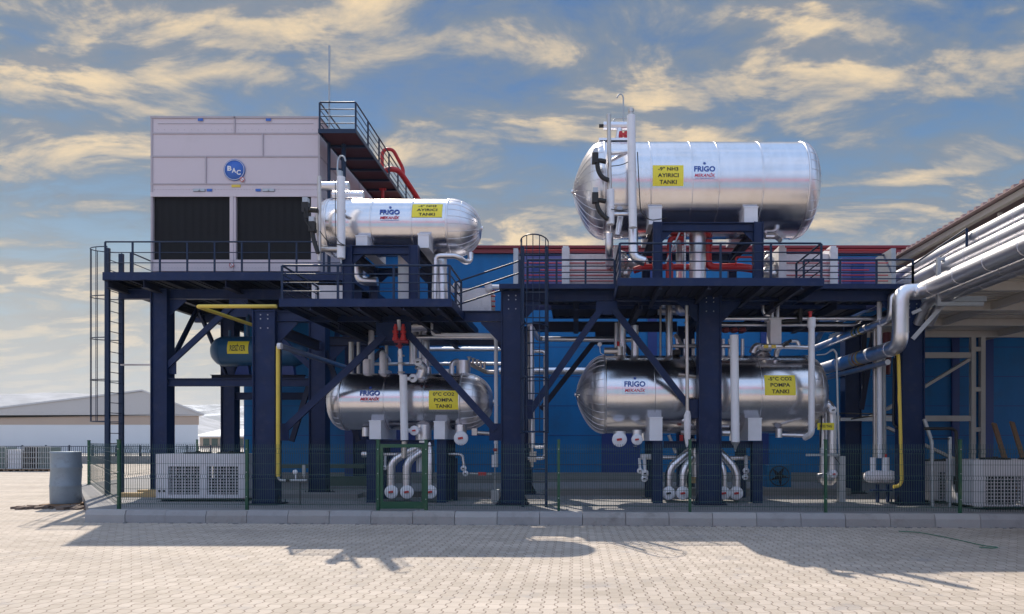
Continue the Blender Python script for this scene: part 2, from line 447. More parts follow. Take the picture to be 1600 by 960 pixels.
# loose mortar lumps under the kerb
mb = MB()
for _ in range(170):
    x = random.uniform(-10, 11); yy = ky(x)-random.uniform(.0, .12); s_ = random.uniform(.006, .03)
    mb.obox((x, yy, s_*.4), (s_, random.uniform(-.01, .01), 0), (0, s_*.8, 0), (0, 0, s_*.5))
o = mb.build('gravel', CONC); tag(o, 'loose mortar crumbs and grit lying along the foot of the kerb', 'grit', kind='stuff')


def hills(name, Y, prof, depth, m, seed):
    """a ridge: terrain strip whose crest follows the given skyline"""
    mb = MB(); nx, ny = 150, 26
    x0, x1 = prof[0][0], prof[-1][0]; vs = []
    for j in range(ny+1):
        t = j/ny; y = Y-depth*(1-t*1.25)
        for i in range(nx+1):
            px = x0+(x1-x0)*i/nx
            for (a, pa), (b, pb) in zip(prof, prof[1:]):
                if a <= px <= b: py = pa+(pb-pa)*(px-a)/(b-a); break
            hz = (CY-py)*Y/F+H; k = math.sin(min(1, t/.8)*math.pi/2)**1.3 if t < .8 else 1-(t-.8)*1.2
            X = (px-CX)*Y/F
            nzv = noise.fractal(Vector((X*.004+seed, y*.004, seed)), 1, 2, 6)
            vs.append((X, y, hz*k*(1+.22*nzv*(1-.7*t))-.5))
    mb.add(vs, [(j*(nx+1)+i, j*(nx+1)+i+1, (j+1)*(nx+1)+i+1, (j+1)*(nx+1)+i) for j in range(ny) for i in range(nx)], True)
    struct(name, mb, m)


hills('mountains', 2600, [(-500, 640), (100, 640), (260, 642), (310, 638), (345, 634), (370, 632), (400, 635), (470, 640), (700, 646), (1200, 650), (2100, 640)], 1300, HILLM, 2.3)
hills('hill', 1300, [(-900, 640), (-200, 630), (0, 621), (60, 617), (120, 612), (190, 617), (260, 635), (330, 662), (420, 686), (600, 689)], 500, HILLN, 5.1)

# ---------------------------------------------------------------- far warehouse
Yw = 110
root = thing('warehouse', 'long pale gabled warehouse with a tan band, far off beyond the yard', 'warehouse', (P(130, 690, Yw).x, Yw, 0))
a = P(225, 612, Yw); el = P(-150, 656, Yw); er = P(318, 648, Yw); yb = Yw
tL = P(-150, 663, Yw); tR = P(310, 664, Yw)
mb = MB(); mb.prism([(el.x, yb, 0), (er.x-.9, yb, 0), (er.x-.9, yb, tR.z), (el.x, yb, tR.z)], (-46, 60, 0)); mb.build('wall', SHED, root)
mb = MB(); mb.prism([(el.x, yb-.02, tR.z), (er.x-.9, yb-.02, tR.z), (er.x-.9, yb-.02, er.z-.2), (el.x, yb-.02, er.z-.2)], (0, .3, 0)); mb.build('tan_band', SHEDT, root)
mb = MB(); mb.prism([(el.x, yb-.3, er.z-.2), (er.x-.5, yb-.3, er.z-.2), (er.x, yb-.3, er.z), (a.x, yb-.3, a.z), (el.x, yb-.3, el.z+.1)], (0, .25, 0)); mb.build('gable', mat('pale_gable_sheet', (.45, .43, .43), .6, var=.05), root)
mb = MB()
mb.prism([(er.x+.4, yb-.5, er.z-.15), (a.x, yb-.5, a.z+.05), (a.x, yb-.5, a.z+.3), (er.x+.4, yb-.5, er.z+.1)], (-46, 61, 0))
mb.prism([(el.x-.4, yb-.5, el.z-.15), (a.x, yb-.5, a.z+.05), (a.x, yb-.5, a.z+.3), (el.x-.4, yb-.5, el.z+.1)], (-46, 61, 0)); mb.build('roof', SHEDR, root)
# small far shed
Ys = 190
root = thing('shed', 'low far shed with a pale roof and dark green wall panels beside the warehouse', 'shed', (P(350, 690, Ys).x, Ys, 0))
x0, x1 = P(312, 690, Ys).x, P(470, 690, Ys).x
mb = MB(); mb.box(x0, x1, Ys, Ys+30, 0, 3.0); mb.build('wall', SHEDT, root)
mb = MB()
for k in range(12): xx = x0+1+(x1-x0)*k/12; mb.box(xx, xx+1.7, Ys-.1, Ys, .6, 2.6)
mb.build('green_panel', DKGRN, root)
mb = MB(); mb.prism([(x0-1, Ys-1.5, 3.2), (x1, Ys-1.5, 3.2), (x1, Ys+14, 5.4), (x0-1, Ys+14, 5.4)], (0, 0, .15)); mb.build('roof', SHED, root)
# low wall with railing
root = thing('boundary_wall', 'low pale boundary wall with a dark steel railing on top, across the far yard', 'wall', (P(250, 690, 55).x, 55, 0))
x0, x1 = P(-300, 690, 55).x, P(560, 690, 55).x
mb = MB(); mb.box(x0, x1, 55, 55.3, 0, .62); mb.build('coping', CONC, root)
mb = MB(); mb.box(x0, x1, 55.12, 55.17, 1.38, 1.43); mb.box(x0, x1, 55.12, 55.17, .70, .75)
xx = x0
while xx < x1: mb.box(xx, xx+.03, 55.13, 55.16, .62, 1.4); xx += .16
mb.build('railing', RAIL, root)
xx = x0
mb = MB()
while xx < x1: mb.box(xx, xx+.09, 55.1, 55.19, .62, 1.5); xx += 1.9
mb.build('railing_posts', RAIL, root)

# ---------------------------------------------------------------- blue factory building behind
YB = 26.0; BX0, BX1, BZ = P(381, 690, YB).x, 42.0, P(0, 397, YB).z
root = thing('factory_building', 'big blue panelled factory building with a red roof edge behind the pipework', 'building', (10, YB, .2))
mb = MB(); mb.box(BX0, BX1, YB, YB+34, .2, BZ); mb.build('wall', WALLB, root)
mb = MB()
zz = .9
while zz < BZ-.3: mb.box(BX0-.006, BX1, YB-.006, YB-.001, zz, zz+.022); zz += 1.12
mb.build('panel_joints', WALLD, root)
mb = MB()
mb.box(BX0-.1, BX1, YB-.14, YB+34.1, BZ, BZ+.10); mb.box(BX0-.07, BX1, YB-.10, YB+34.05, BZ+.10, BZ+.18); mb.box(BX0-.16, BX1, YB-.20, YB+34.16, BZ+.18, BZ+.27)
mb.build('roof_edge', REDD, root)
mb = MB(); mb.prism([(BX0, YB, BZ+.27), (BX1, YB, BZ+.27), (BX1, YB+17, BZ+.9), (BX0, YB+17, BZ+.9)], (0, 0, .05)); mb.prism([(BX0, YB+34, BZ+.27), (BX1, YB+34, BZ+.27), (BX1, YB+17.01, BZ+.9), (BX0, YB+17.01, BZ+.9)], (0, 0, .05)); mb.build('roof', REDD, root)
for px0, px1 in ((540, 556), (1012, 1026), (1188, 1200), (1486, 1497), (1528, 1550)):
    mb = MB(); mb.box(P(px0, 0, YB).x, P(px1, 0, YB).x, YB-.10, YB-.008, .2, BZ-.01); mb.build('pilaster', WALLD, root)
mb = MB(); mb.box(BX0-.02, BX1, YB-.08, YB-.01, .2, .62); mb.build('plinth', CONC, root)
for pxa, pxb in ((600, 652), (940, 1000)):
    mb = MB(); mb.box(P(pxa, 0, YB).x, P(pxb, 0, YB).x, YB-.05, YB-.012, .62, 3.3); d = mb.build('door', WALLD, root)
    mb = MB(); mb.box(P(pxb, 0, YB).x-.25, P(pxb, 0, YB).x-.12, YB-.11, YB-.05, 1.6, 1.64); mb.build('handle', GALV, d)

# building on the opposite side of the yard (it is what the polished tanks mirror)
root = thing('opposite_building', 'tall pale blue factory building across the yard, with red stripes, mirrored in the tanks', 'building', (0, -13, 0))
mb = MB(); mb.box(-70, 70, -40, -13, 1.3, 10.4); mb.build('wall', mat('pale_blue_wall', (.22, .36, .52), .6), root)
mb = MB(); mb.box(-70.05, 70.05, -40, -12.95, 10.4, 12.2); mb.build('roof_edge', mat('bright_red_cladding', (.60, .09, .17), .5), root)
mb = MB(); mb.box(-70.05, 70.05, -40, -12.95, 0, 1.3); mb.build('base_stripe', mat('pink_base_paint', (.45, .22, .26), .6), root)

# ---------------------------------------------------------------- steel helpers
ZG = .22


def column(root, x, yf, z0, z1, w=.52, d=.40, m=NAVY, name='column', bolts=True):
    mb = MB(); t = .03
    mb.box(x-w/2, x-w/2+t, yf, yf+d, z0, z1); mb.box(x+w/2-t, x+w/2, yf, yf+d, z0, z1)
    mb.box(x-w/2+t, x+w/2-t, yf+.055, yf+.075, z0, z1)
    mb.box(x-w/2+t, x+w/2-t, yf+.02, yf+.055, z1-.03, z1-.002)
    c = mb.build(name, m, root)
    mb = MB(); mb.box(x-w/2-.12, x+w/2+.12, yf-.12, yf+d+.12, z0-.0, z0+.03)
    for sx in (-1, 1):
        mb.prism([(x+sx*w/2, yf+d/2-.01, z0+.03), (x+sx*(w/2+.11), yf+d/2-.01, z0+.03), (x+sx*w/2, yf+d/2-.01, z0+.26)], (0, .02, 0))
        for sy in (-.07, d+.07): mb.cyl((x+sx*(w/2+.06), yf+sy, z0+.03), (x+sx*(w/2+.06), yf+sy, z0+.10), .018, 6)
    mb.build('base_plate', NAVYD, c)
    if bolts:
        mb = MB()
        for zz in (z1-.12, z1-.22, z1-.45):
            for sx in (-.09, .09): mb.cyl((x+sx, yf+.035, zz), (x+sx, yf+.056, zz), .016, 6)
        mb.build('bolts', GALV, c)
    return c


def hbeam(root, p, q, w, h, name='beam', m=NAVY):
    mb = MB(); mb.ibeam(p, q, w, h); return mb.build(name, m, root)


def brace(root, p, q, w=.17, t=.08, m=NAVY, name='brace'):
    mb = MB(); mb.beam(p, q, t, w, up=(0, 1, 0) if abs(Vector(q).y-Vector(p).y) < .5 else (1, 0, 0))
    # the wide face looks at the yard
    p, q = Vector(p), Vector(q)
    mb = MB(); d = (q-p).normalized(); n_ = Vector((0, 1, 0)) if abs(d.y) < .5 else Vector((1, 0, 0)); s_ = d.cross(n_).normalized()
    mb.obox((p+q)/2, (q-p)/2, s_*w/2, n_*.006+Vector(n_)*0)
    mb.obox((p+q)/2+s_*(w/2-.006)+n_*t/2, (q-p)/2, s_*.006, n_*(t/2-.007))
    mb.obox((p+q)/2-s_*(w/2-.006)+n_*t/2, (q-p)/2, s_*.006, n_*(t/2-.007))
    return mb.build(name, m, root)


def gusset(root, pts, th=.03, m=NAVY):
    mb = MB(); mb.prism(pts, (0, th, 0)); return mb.build('gusset', m, root)


def handrail(root, pts, zt, rows=(1.0, .75, .5, .25), post_step=1.0, m=RAIL, hgt=None, pr=.026, ends=True, bars_under=None):
    """guard rail on a path of (x,y,z deck) points; parts: rails and each post"""
    hgt = zt; pts = [Vector(p) for p in pts]
    mb = MB()
    for k in rows:
        mb.tube([p+Vector((0, 0, hgt*k)) for p in pts], .024 if k == 1.0 else .014, 8, bend=.05 if k == 1 else .02)
    r = mb.build('rails', m, root)
    done = []
    for a, b in zip(pts, pts[1:]):
        n = max(1, round((b-a).length/post_step))
        for i in range(n+1):
            p = a.lerp(b, i/n)
            if any((p-q).length < .12 for q in done): continue
            done.append(p); mb = MB(); mb.box(p.x-pr, p.x+pr, p.y-pr*.5, p.y+pr*.5, p.z, p.z+hgt-.01); mb.build('post', m, root)


def deck(root, x0, x1, y0, y1, zt, fascia=.15, joists=(), name='deck', lip=True):
    mb = MB(); mb.box(x0+.02, x1-.02, y0+.02, y1-.02, zt-.03, zt-.005)
    n = int((x1-x0)/.30)
    for i in range(n):   # trapezoid ribs of the floor pan, seen from underneath
        xx = x0+.06+i*.30; mb.box(xx, xx+.13, y0+.03, y1-.03, zt-.065, zt-.031)
    d = mb.build(name, NAVYD, root)
    mb = MB()
    mb.box(x0, x1, y0, y0+.02, zt-fascia, zt+.02); mb.box(x0, x1, y1-.02, y1, zt-fascia, zt+.02)
    mb.box(x0, x0+.02, y0+.021, y1-.021, zt-fascia, zt+.02); mb.box(x1-.02, x1, y0+.021, y1-.021, zt-fascia, zt+.02)
    mb.build('edge_channel', NAVY, root)
    for jx in joists: hbeam(root, (jx, y0+.03, zt-.15), (jx, y1-.03, zt-.15), .09, .165, 'joist', NAVYD)
    return d


# ---------------------------------------------------------------- main steel frame
Yf, Yr = 17.0, 20.7
root = thing('steel_frame', 'navy blue steel frame of columns, beams and diagonal braces carrying the tank platforms', 'steel frame', (0, Yf, ZG))
C = [P(411.5, 0, Yf).x, P(800, 0, Yf).x, P(1110, 0, Yf).x, P(1428, 0, Yf).x]
tops = [5.08, 5.56, 5.50, 5.35]
for x, z in zip(C, tops): column(root, x, Yf, ZG, z, .56, .42)
for x, z in list(zip(C, [4.8, 5.3, 5.3, 5.3]))[1:]: column(root, x, Yr, ZG, z, .50, .40, bolts=False)
wz = .28
hbeam(root, (C[0]+.29, Yf+.16, 4.94), (C[1]-.29, Yf+.16, 4.94), .16, .26)
for a, b in ((1, 2), (2, 3)): hbeam(root, (C[a]+.29, Yf+.16, 5.46), (C[b]-.29, Yf+.16, 5.46), .16, .27)
hbeam(root, (C[0]+.26, Yr+.16, 4.86), (C[1]-.26, Yr+.16, 4.86), .16, .26, m=NAVYD)
for a, b in ((1, 2), (2, 3)): hbeam(root, (C[a]+.26, Yr+.16, 5.30), (C[b]-.26, Yr+.16, 5.30), .16, .30, m=NAVYD)
for x, z in zip(C, [4.84, 5.4, 5.4, 5.34]): hbeam(root, (x, Yf+.43, z-.15), (x, Yr-.02, z-.15), .16, .28, m=NAVYD)
for x in (-6.0, -3.6): hbeam(root, (x, Yf+.26, 4.72), (x, Yr+.1, 4.72), .14, .22, m=NAVYD)
for x in (0.0, 1.6, 5.0, 6.6): hbeam(root, (x, Yf+.26, 5.24), (x, Yr+.1, 5.2), .14, .24, m=NAVYD)
# haunch gussets below the beams at the columns


def haunch(x, s, z, w=.5, h=.5, y=Yf+.14): gusset(root, [(x, y, z), (x+s*w, y, z), (x+s*w, y, z-.04), (x+s*.06, y, z-h), (x, y, z-h)])


haunch(C[0]+.29, 1, 4.80); haunch(C[1]-.29, -1, 4.80); haunch(C[1]+.29, 1, 5.32, .42, .42); haunch(C[2]-.29, -1, 5.32, .5, .5)
haunch(C[2]+.29, 1, 5.32, .5, .5); haunch(C[3]-.29, -1, 5.32, .45, .5)
for x in (C[0], C[1]): haunch(x+.26*(1 if x == C[0] else -1), 1 if x == C[0] else -1, 4.72, .5, .5, Yr+.14)
# front bracing
g1 = P(615, 514, Yf+.13); gusset(root, [(g1.x-.44, Yf+.13, 4.80), (g1.x+.44, Yf+.13, 4.80), (g1.x+.44, Yf+.13, g1.z-.12), (g1.x+.32, Yf+.13, g1.z-.3), (g1.x-.32, Yf+.13, g1.z-.3), (g1.x-.44, Yf+.13, g1.z-.12)])
brace(root, P(600, 524, Yf+.08), P(447, 668, Yf+.08)); brace(root, P(636, 520, Yf+.08), P(774, 672, Yf+.08))
for s, x in ((1, C[0]+.28), (-1, C[1]-.28)):
    gusset(root, [(x, Yf+.11, 2.25), (x+s*.30, Yf+.11, 2.25), (x+s*.30, Yf+.11, 1.82), (x, Yf+.11, 1.82)])
g2 = P(948, 478, Yf+.13); gusset(root, [(g2.x-.26, Yf+.13, 5.33), (g2.x+.26, Yf+.13, 5.33), (g2.x+.28, Yf+.13, g2.z-.22), (g2.x-.28, Yf+.13, g2.z-.22)])
brace(root, P(938, 484, Yf+.08), P(829, 642, Yf+.08), .16); brace(root, P(960, 484, Yf+.08), P(1080, 640, Yf+.08), .16)
for s, x in ((1, C[1]+.28), (-1, C[2]-.28)):
    gusset(root, [(x, Yf+.11, 2.85), (x+s*.24, Yf+.11, 2.85), (x+s*.24, Yf+.11, 2.38), (x, Yf+.11, 2.38)])
# rear bracing
yb = Yr+.1
gusset(root, [(P(930, 0, yb).x, yb, 5.15), (P(967, 0, yb).x, yb, 5.15), (P(967, 0, yb).x, yb, 4.75), (P(930, 0, yb).x, yb, 4.75)], m=NAVYD)
for a, b in (((936, 524), (845, 640)), ((962, 522), (1050, 640)), ((505, 528), (455, 690)), ((500, 528), (560, 690)), ((600, 545), (540, 600)), ((1352, 500), (1345, 640))):
    brace(root, P(*a, yb+.05), P(*b, yb+.05), .15, m=NAVYD)
brace(root, P(1366, 520, 19.5), P(1346, 640, 19.5), .15, m=NAVYD)

# ---------------------------------------------------------------- left steel tower carrying the cooling unit
YL = 20.7; LX0, LX1 = P(247.5, 0, YL).x, P(495, 0, YL).x; LYr = 24.8; ZD = 6.74
root = thing('tower_frame', 'navy steel tower frame with braces at the left under the big cooling unit', 'steel frame', ((LX0+LX1)/2, YL, ZG))
for x in (LX0, LX1):
    for y in (YL, LYr): column(root, x, y, ZG, 6.45, .50, .42, bolts=False)
for y in (YL, LYr): hbeam(root, (LX0-1.3, y+.2, 6.30), (LX1+1.3, y+.2, 6.30), .18, .30)
for x in (LX0, LX1, (LX0+LX1)/2, LX0-1.05): hbeam(root, (x, 20.0, 6.42), (x, 29.0, 6.42), .18, .24, m=NAVYD)
hbeam(root, (LX0+.26, YL+.12, 3.60), (LX1-.26, YL+.12, 3.60), .16, .24, 'tie_beam'); hbeam(root, (LX0+.26, LYr+.12, 3.45), (LX1-.26, LYr+.12, 3.45), .16, .26, 'tie_beam')
m0 = P(372, 462, YL+.1)
gusset(root, [(m0.x-.28, YL+.12, 6.14), (m0.x+.28, YL+.12, 6.14), (m0.x+.28, YL+.12, 5.6), (m0.x-.28, YL+.12, 5.6)])
gusset(root, [(LX0+.26, YL+.12, 4.25), (LX0+.46, YL+.12, 4.25), (LX0+.46, YL+.12, 3.85), (LX0+.26, YL+.12, 3.85)])
brace(root, P(258, 574, YL+.06), (m0.x-.1, YL+.06, 6.0), .17); brace(root, P(486, 574, YL+.06), (m0.x+.1, YL+.06, 6.0), .17)
brace(root, (LX0, 22.8, 6.25), (LX0, 21.2, 4.15), .15); brace(root, (LX0, 22.8, 6.25), (LX0, 24.7, 4.15), .15)
brace(root, (LX1, 22.8, 6.25), (LX1, 21.2, 2.2), .15); brace(root, (LX1, 22.8, 6.25), (LX1, 24.7, 2.2), .15)
for s, x in ((1, LX0+.25), (-1, LX1-.25)): gusset(root, [(x, YL+.16, 6.14), (x+s*.5, YL+.16, 6.14), (x+s*.5, YL+.16, 6.09), (x, YL+.16, 5.65)])

# upper left deck with railings
DX0, DX1 = P(160, 0, 20.0).x, -6.6
root = thing('cooling_unit_deck', 'wide upper left deck with navy railings round the big cooling unit', 'platform', ((DX0+DX1)/2, 20, 6.6))
deck(root, DX0, DX1, 20.0, 30.0, ZD, .22, joists=[DX0+.8+1.0*i for i in range(7)])
handrail(root, [(DX0+.05, 20.05, ZD), (DX1, 20.05, ZD)], .92, rows=(1, .66, .33), post_step=.82)
handrail(root, [(DX0+.05, 21.2, ZD), (DX0+.05, 29.8, ZD)], .92, rows=(1, .66, .33), post_step=1.1)

# ---------------------------------------------------------------- tank platforms


def platform(label, x0, x1, y0, y1, z, zt, rail_pts, joists, px, post=1.0, extra=None):
    root = thing('tank_platform', label, 'platform', ((x0+x1)/2, y0, z))
    deck(root, x0, x1, y0, y1, z, .16, joists=joists)
    handrail(root, rail_pts, zt-z, post_step=post)
    return root


p1 = platform('lower left tank platform carrying the smaller upper silver tank on a navy stand', -6.70, -2.80, 15.4, 19.6, 5.0, 5.78,
              [(-6.65, 17.6, 5.0), (-6.65, 15.45, 5.0), (-2.86, 15.45, 5.0), (-2.86, 17.0, 5.0)], [-6.0, -4.9, -3.9, -3.1], None, 1.45)
p2 = platform('upper right tank platform with navy railing under the largest silver tank', .94, 5.60, 15.4, 17.6, 5.47, 6.28,
              [(.99, 17.2, 5.47), (.99, 15.45, 5.47), (5.55, 15.45, 5.47), (5.55, 17.2, 5.47)], [1.9, 3.0, 4.2, 5.1], None, 1.3)
root = thing('walkway', 'navy steel walkway between the columns behind the right tank platform', 'platform', (3, 17, 5.5))
deck(root, C[1]-.3, C[3]+.3, 17.0-.2, 18.9, 5.66, .10, joists=[])
deck(root, C[1]+.9, C[3]-.3, 19.1, 20.6, 5.60, .10, joists=[], name='rear_deck')
handrail(root, [(C[1]+.4, 16.85, 5.66), (.95, 16.85, 5.66)], .62, post_step=.8)
handrail(root, [(5.62, 16.85, 5.66), (C[3]-.1, 16.85, 5.66)], .62, post_step=.9)
handrail(root, [(C[3]-.1, 16.85, 5.66), (C[3]+.4, 15.4, 6.1)], .5, rows=(1, .5), post_step=1.2)
# sloped guard rail stepping down to the left platform
mb = MB()
for dz in (0, -.30, -.58): mb.tube([P(713, 441, 17)+Vector((0, 0, dz)), P(812, 408, 17)+Vector((0, 0, dz))], .022, 8)
mb.box(P(712, 0, 17).x-.03, P(712, 0, 17).x+.03, 16.98, 17.02, 5.02, 5.78)
mb.box(P(812, 0, 17).x-.03, P(812, 0, 17).x+.03, 16.98, 17.02, 5.57, 6.32)
solo('stair_rail', mb, RAIL, 'sloping navy handrail running up from the left tank platform to the caged ladder', 'handrail')


def stand(label, xl, xr, y0, y1, z0, zt, w=.22):
    root = thing('tank_stand', label, 'stand', ((xl+xr)/2, y0, z0))
    for y in (y0, y1):
        for x in (xl, xr):
            mb = MB(); mb.box(x-w/2, x-w/2+.02, y, y+.2, z0, zt); mb.box(x+w/2-.02, x+w/2, y, y+.2, z0, zt); mb.box(x-w/2+.02, x+w/2-.02, y+.03, y+.05, z0, zt); mb.build('leg', NAVY, root)
        hbeam(root, (xl+w/2, y+.1, zt-.11), (xr-w/2, y+.1, zt-.11), .14, .20)
        for s, x in ((1, xl+w/2), (-1, xr-w/2)):
            mb = MB(); mb.prism([(x, y+.09, zt-.21), (x+s*.26, y+.09, zt-.21), (x, y+.09, zt-.46)], (0, .02, 0)); mb.build('gusset', NAVY, root)
    for x in (xl, xr): hbeam(root, (x, y0+.2, zt-.13), (x, y1, zt-.13), .17, .22, m=NAVYD)
    return root


stand('navy portal stand under the smaller upper left silver tank', -5.43, -3.86, 16.2, 18.3, 5.02, 6.47)
stand('navy portal stand under the largest upper right silver tank', P(1028, 0, 16.2).x, P(1186, 0, 16.2).x, 16.2, 18.9, 5.49, 7.02, .22)

# ---------------------------------------------------------------- ladders


def ladder(label, rails, z0, z1, rung_dir, cage_out, cz0, cz1, hoops, cd=.72, rw=.07, rd=.10, cageR=None):
    (xa, ya), (xb, yb) = rails
    root = thing('caged_ladder', label, 'ladder', ((xa+xb)/2, (ya+yb)/2, z0))
    for x, y in rails:
        mb = MB()
        if rung_dir == 'y': mb.box(x-rd/2, x+rd/2, y-rw/2, y+rw/2, z0, z1)
        else: mb.box(x-rw/2, x+rw/2, y-rd/2, y+rd/2, z0, z1)
        mb.build('side_rail', RAIL, root)
    z = z0+.3
    while z < z1-.1: mb = MB(); mb.cyl((xa, ya, z), (xb, yb, z), .013, 8); mb.build('rung', RAIL, root); z += .305
    out = Vector(cage_out).normalized(); a, b = Vector((xa, ya, 0)), Vector((xb, yb, 0)); c = (a+b)/2; hw = (b-a).length/2; sd = (b-a).normalized()

    def pt(t, z): return c+sd*(-math.cos(t)*max(hw, .33))+out*(math.sin(t)*cd)+Vector((0, 0, z))
    for z in hoops: mb = MB(); mb.tube([pt(math.pi*k/16, z) for k in range(17)], .016, 6); mb.build('cage_hoop', RAIL, root)
    for t in (.0, .55, 1.1, 1.57, 2.04, 2.59, 3.14): mb = MB(); mb.tube([pt(t, cz0), pt(t, cz1)], .011, 6); mb.build('cage_strap', RAIL, root)
    return root


lx = P(168, 0, 20.33).x
r_ = ladder('tall caged ladder rising to the upper left deck at the far left', [(lx, 20.33), (lx, 20.95)], ZG, 7.55, 'y', (-1, 0, 0), 2.4, 7.6, (2.4, 3.65, 4.9, 6.15, 7.6), .70, .08, .13)
mb = MB(); mb.box(lx, LX0-.25, 20.9, 20.94, 4.12, 4.17); mb.build('tie_bar', STEEL, r_)
r_ = ladder('caged navy ladder in the middle, between the two tank platforms', [(P(817, 0, 16.5).x, 16.5), (P(853.5, 0, 16.5).x, 16.5)], ZG, 6.5, 'x', (0, -1, 0), 2.0, 6.62, (2.02, 3.3, 4.55, 6.62), .62)
mb = MB()
for z in (1.6, 3.4, 5.2):
    for px in (817, 853.5): mb.beam((P(px, 0, 16.5).x, 16.5, z), (P(px, 0, 16.5).x, 17.05, z), .05, .05)
mb.build('standoff_brackets', RAIL, r_)

# ================================================================ TANKS


def tank(label, y, z, r, xl, xr, hl, hr, seams, plates=()):
    """insulated drum along x; hl / hr = (depth, exponent a, exponent b) of each domed end"""
    t = dict(y=y, z=z, r=r, xl=xl, xr=xr)
    root = thing('storage_tank', label, 'tank', ((xl+xr)/2, y, z-r)); t['root'] = root
    a, b = xl+hl[0], xr-hr[0]
    mb = MB(); n = 8
    cuts = [a]+[s for s in seams]+[b]
    for p, q in zip(cuts, cuts[1:]):   # each sheet a hair different so the joints catch the light
        dr = random.uniform(-.004, .004)
        mb.lathe([(p, r+dr), (p+(q-p)*.5, r+dr+.003), (q, r+dr)], (0, y, z), (1, 0, 0), 96)
        if q != b: mb.lathe([(q-.018, r+.002), (q-.015, r+.008), (q+.015, r+.008), (q+.018, r+.002)], (0, y, z), (1, 0, 0), 96)
    mb.build('shell', ALU, root)
    for (dep, ea, eb), e, sg in ((hl, a, -1), (hr, b, 1)):
        prof = []
        for i in range(19):
            k = (i/18)**1.3   # 0 at rim, 1 at apex
            rr = r*max(0.0, 1-k**ea)**eb
            prof.append((e+sg*dep*k, rr+.004))
        mb = MB(); mb.lathe(prof, (0, y, z), (1, 0, 0), 96)
        mb.lathe([(e-.03, r), (e-.025, r+.014), (e+.025, r+.014), (e+.03, r-.0)], (0, y, z), (1, 0, 0), 96)
        h = mb.build('domed_end', ALUH, root)
        mb = MB(); G = 30 if r > .9 else 24
        for g in range(G):
            th = 2*math.pi*(g+.5)/G
            mb.tube([(x, y+(rr+.002)*math.cos(th), z+(rr+.002)*math.sin(th)) for x, rr in prof[:-1]], .007, 5, caps=False)
        if dep > .3:
            k = .42; rr = r*max(0.0, 1-k**ea)**eb
            mb.torus((e+sg*dep*k, y, z), (1, 0, 0), rr+.004, .006, 60, 5)
        mb.cyl((prof[-1][0]-sg*.03, y, z), (prof[-1][0]+sg*.02, y, z), .05, 16)
        mb.build('seams', ALUP, h)
    return t


def logo(t, px, py, wpx, plate=False):
    """the maker's mark: flake, blue word, red slanted word, thin web line"""
    zc_ = arc_z(t, py); wd = wpx*(t['y']-t['r'])/F; xc = tx(t, px, zc_)
    if plate:
        mb = MB(); cyl_plate(mb, t, xc-wd*.62, xc+wd*.62, zc_-wd*.42, zc_+wd*.47, .010)
        pl = mb.build('badge_plate', mat('badge_film', (.72, .74, .80), .22, .9, var=.03), t['root']); par = pl
    else: par = t['root']
    mb = MB(); cyl_text(mb, t, 'FRIGO', xc, zc_+wd*.08, wd, wd*.27, .016, fat=.035)
    for k in range(3):
        c_ = (xc, zc_+wd*.36)
        for s_ in (0,):
            a_ = k*math.pi/3; dx, dz = math.cos(a_)*wd*.075, math.sin(a_)*wd*.075; nx, nz = -math.sin(a_)*wd*.016, math.cos(a_)*wd*.016
            mb.add([cyl_put(t, c_[0]+q[0], c_[1]+q[1], .016+k*.0015) for q in ((dx+nx, dz+nz), (-dx+nx, -dz+nz), (-dx-nx, -dz-nz), (dx-nx, dz-nz))], [(0, 1, 2, 3)])
    mb.build('blue_lettering', BLUTX, par)
    mb = MB(); cyl_text(mb, t, 'MEKANİK', xc+wd*.01, zc_-wd*.20, wd*.98, wd*.20, .016, shear=.25, fat=.02); mb.build('red_lettering', REDTX, par)
    mb = MB(); cyl_text(mb, t, 'www.frigomekanik.com', xc, zc_-wd*.36, wd*.92, wd*.06, .016, fat=.01); mb.build('small_lettering', BLUTX, par)


def label_plate(t, px0, px1, py0, py1, lines):
    z1, z0 = arc_z(t, py0), arc_z(t, py1); zm = (z0+z1)/2; x0, x1 = tx(t, px0, zm), tx(t, px1, zm)
    mb = MB(); cyl_plate(mb, t, x0, x1, z0, z1, .014); pl = mb.build('label_plate', YELL, t['root'])
    n = len(lines); hh = (z1-z0)*.94/n
    for i, (s, wf) in enumerate(lines):
        mb = MB(); cyl_text(mb, t, s, (x0+x1)/2, z1-(z1-z0)*.03-hh*(i+.5), (x1-x0)*wf, hh*.60, .020, fat=.022); mb.build('lettering', BLKTX, pl)


def saddle(t, px0, px1, Yf_, z0, z1, depth):
    x0, x1 = P(px0, 0, Yf_).x, P(px1, 0, Yf_).x
    mb = MB(); mb.box(x0, x1, Yf_, Yf_+depth, z0, z1); mb.box(x0-.012, x1+.012, Yf_-.012, Yf_+depth+.012, z1-.03, z1+.002)
    return mb.build('saddle', WHITE, t['root'])


def flange(root, px, py, Y, r, neck=None, red=True, th=.07, name='blind_flange', sub='valve_stub'):
    """round insulated end cover facing the yard, with its small red or dark stem"""
    c = P(px, py, Y); mb = MB()
    mb.lathe([(0, 0.001), (0, r-.012), (.012, r), (th, r), (th+.001, 0.001)], c, (0, 1, 0), 28)
    mb.torus(c+Vector((0, .02, 0)), (0, 1, 0), r, .006, 24, 5)
    if neck: mb.cyl(c+Vector((0, th, 0)), c+Vector((0, th+neck, 0)), r*.72, 18)
    f = mb.build(name, WHITE, root)
    mb = MB(); mb.obox(c+Vector((-.005, -.012, 0)), (r*.34, 0, r*.05), (0, .022, 0), (-r*.03, 0, r*.15)); mb.cyl(c+Vector((r*.1, -.05, 0)), c+Vector((r*.1, .0, 0)), r*.12, 8)
    mb.build(sub, RED if red else BLACK, f)
    return f


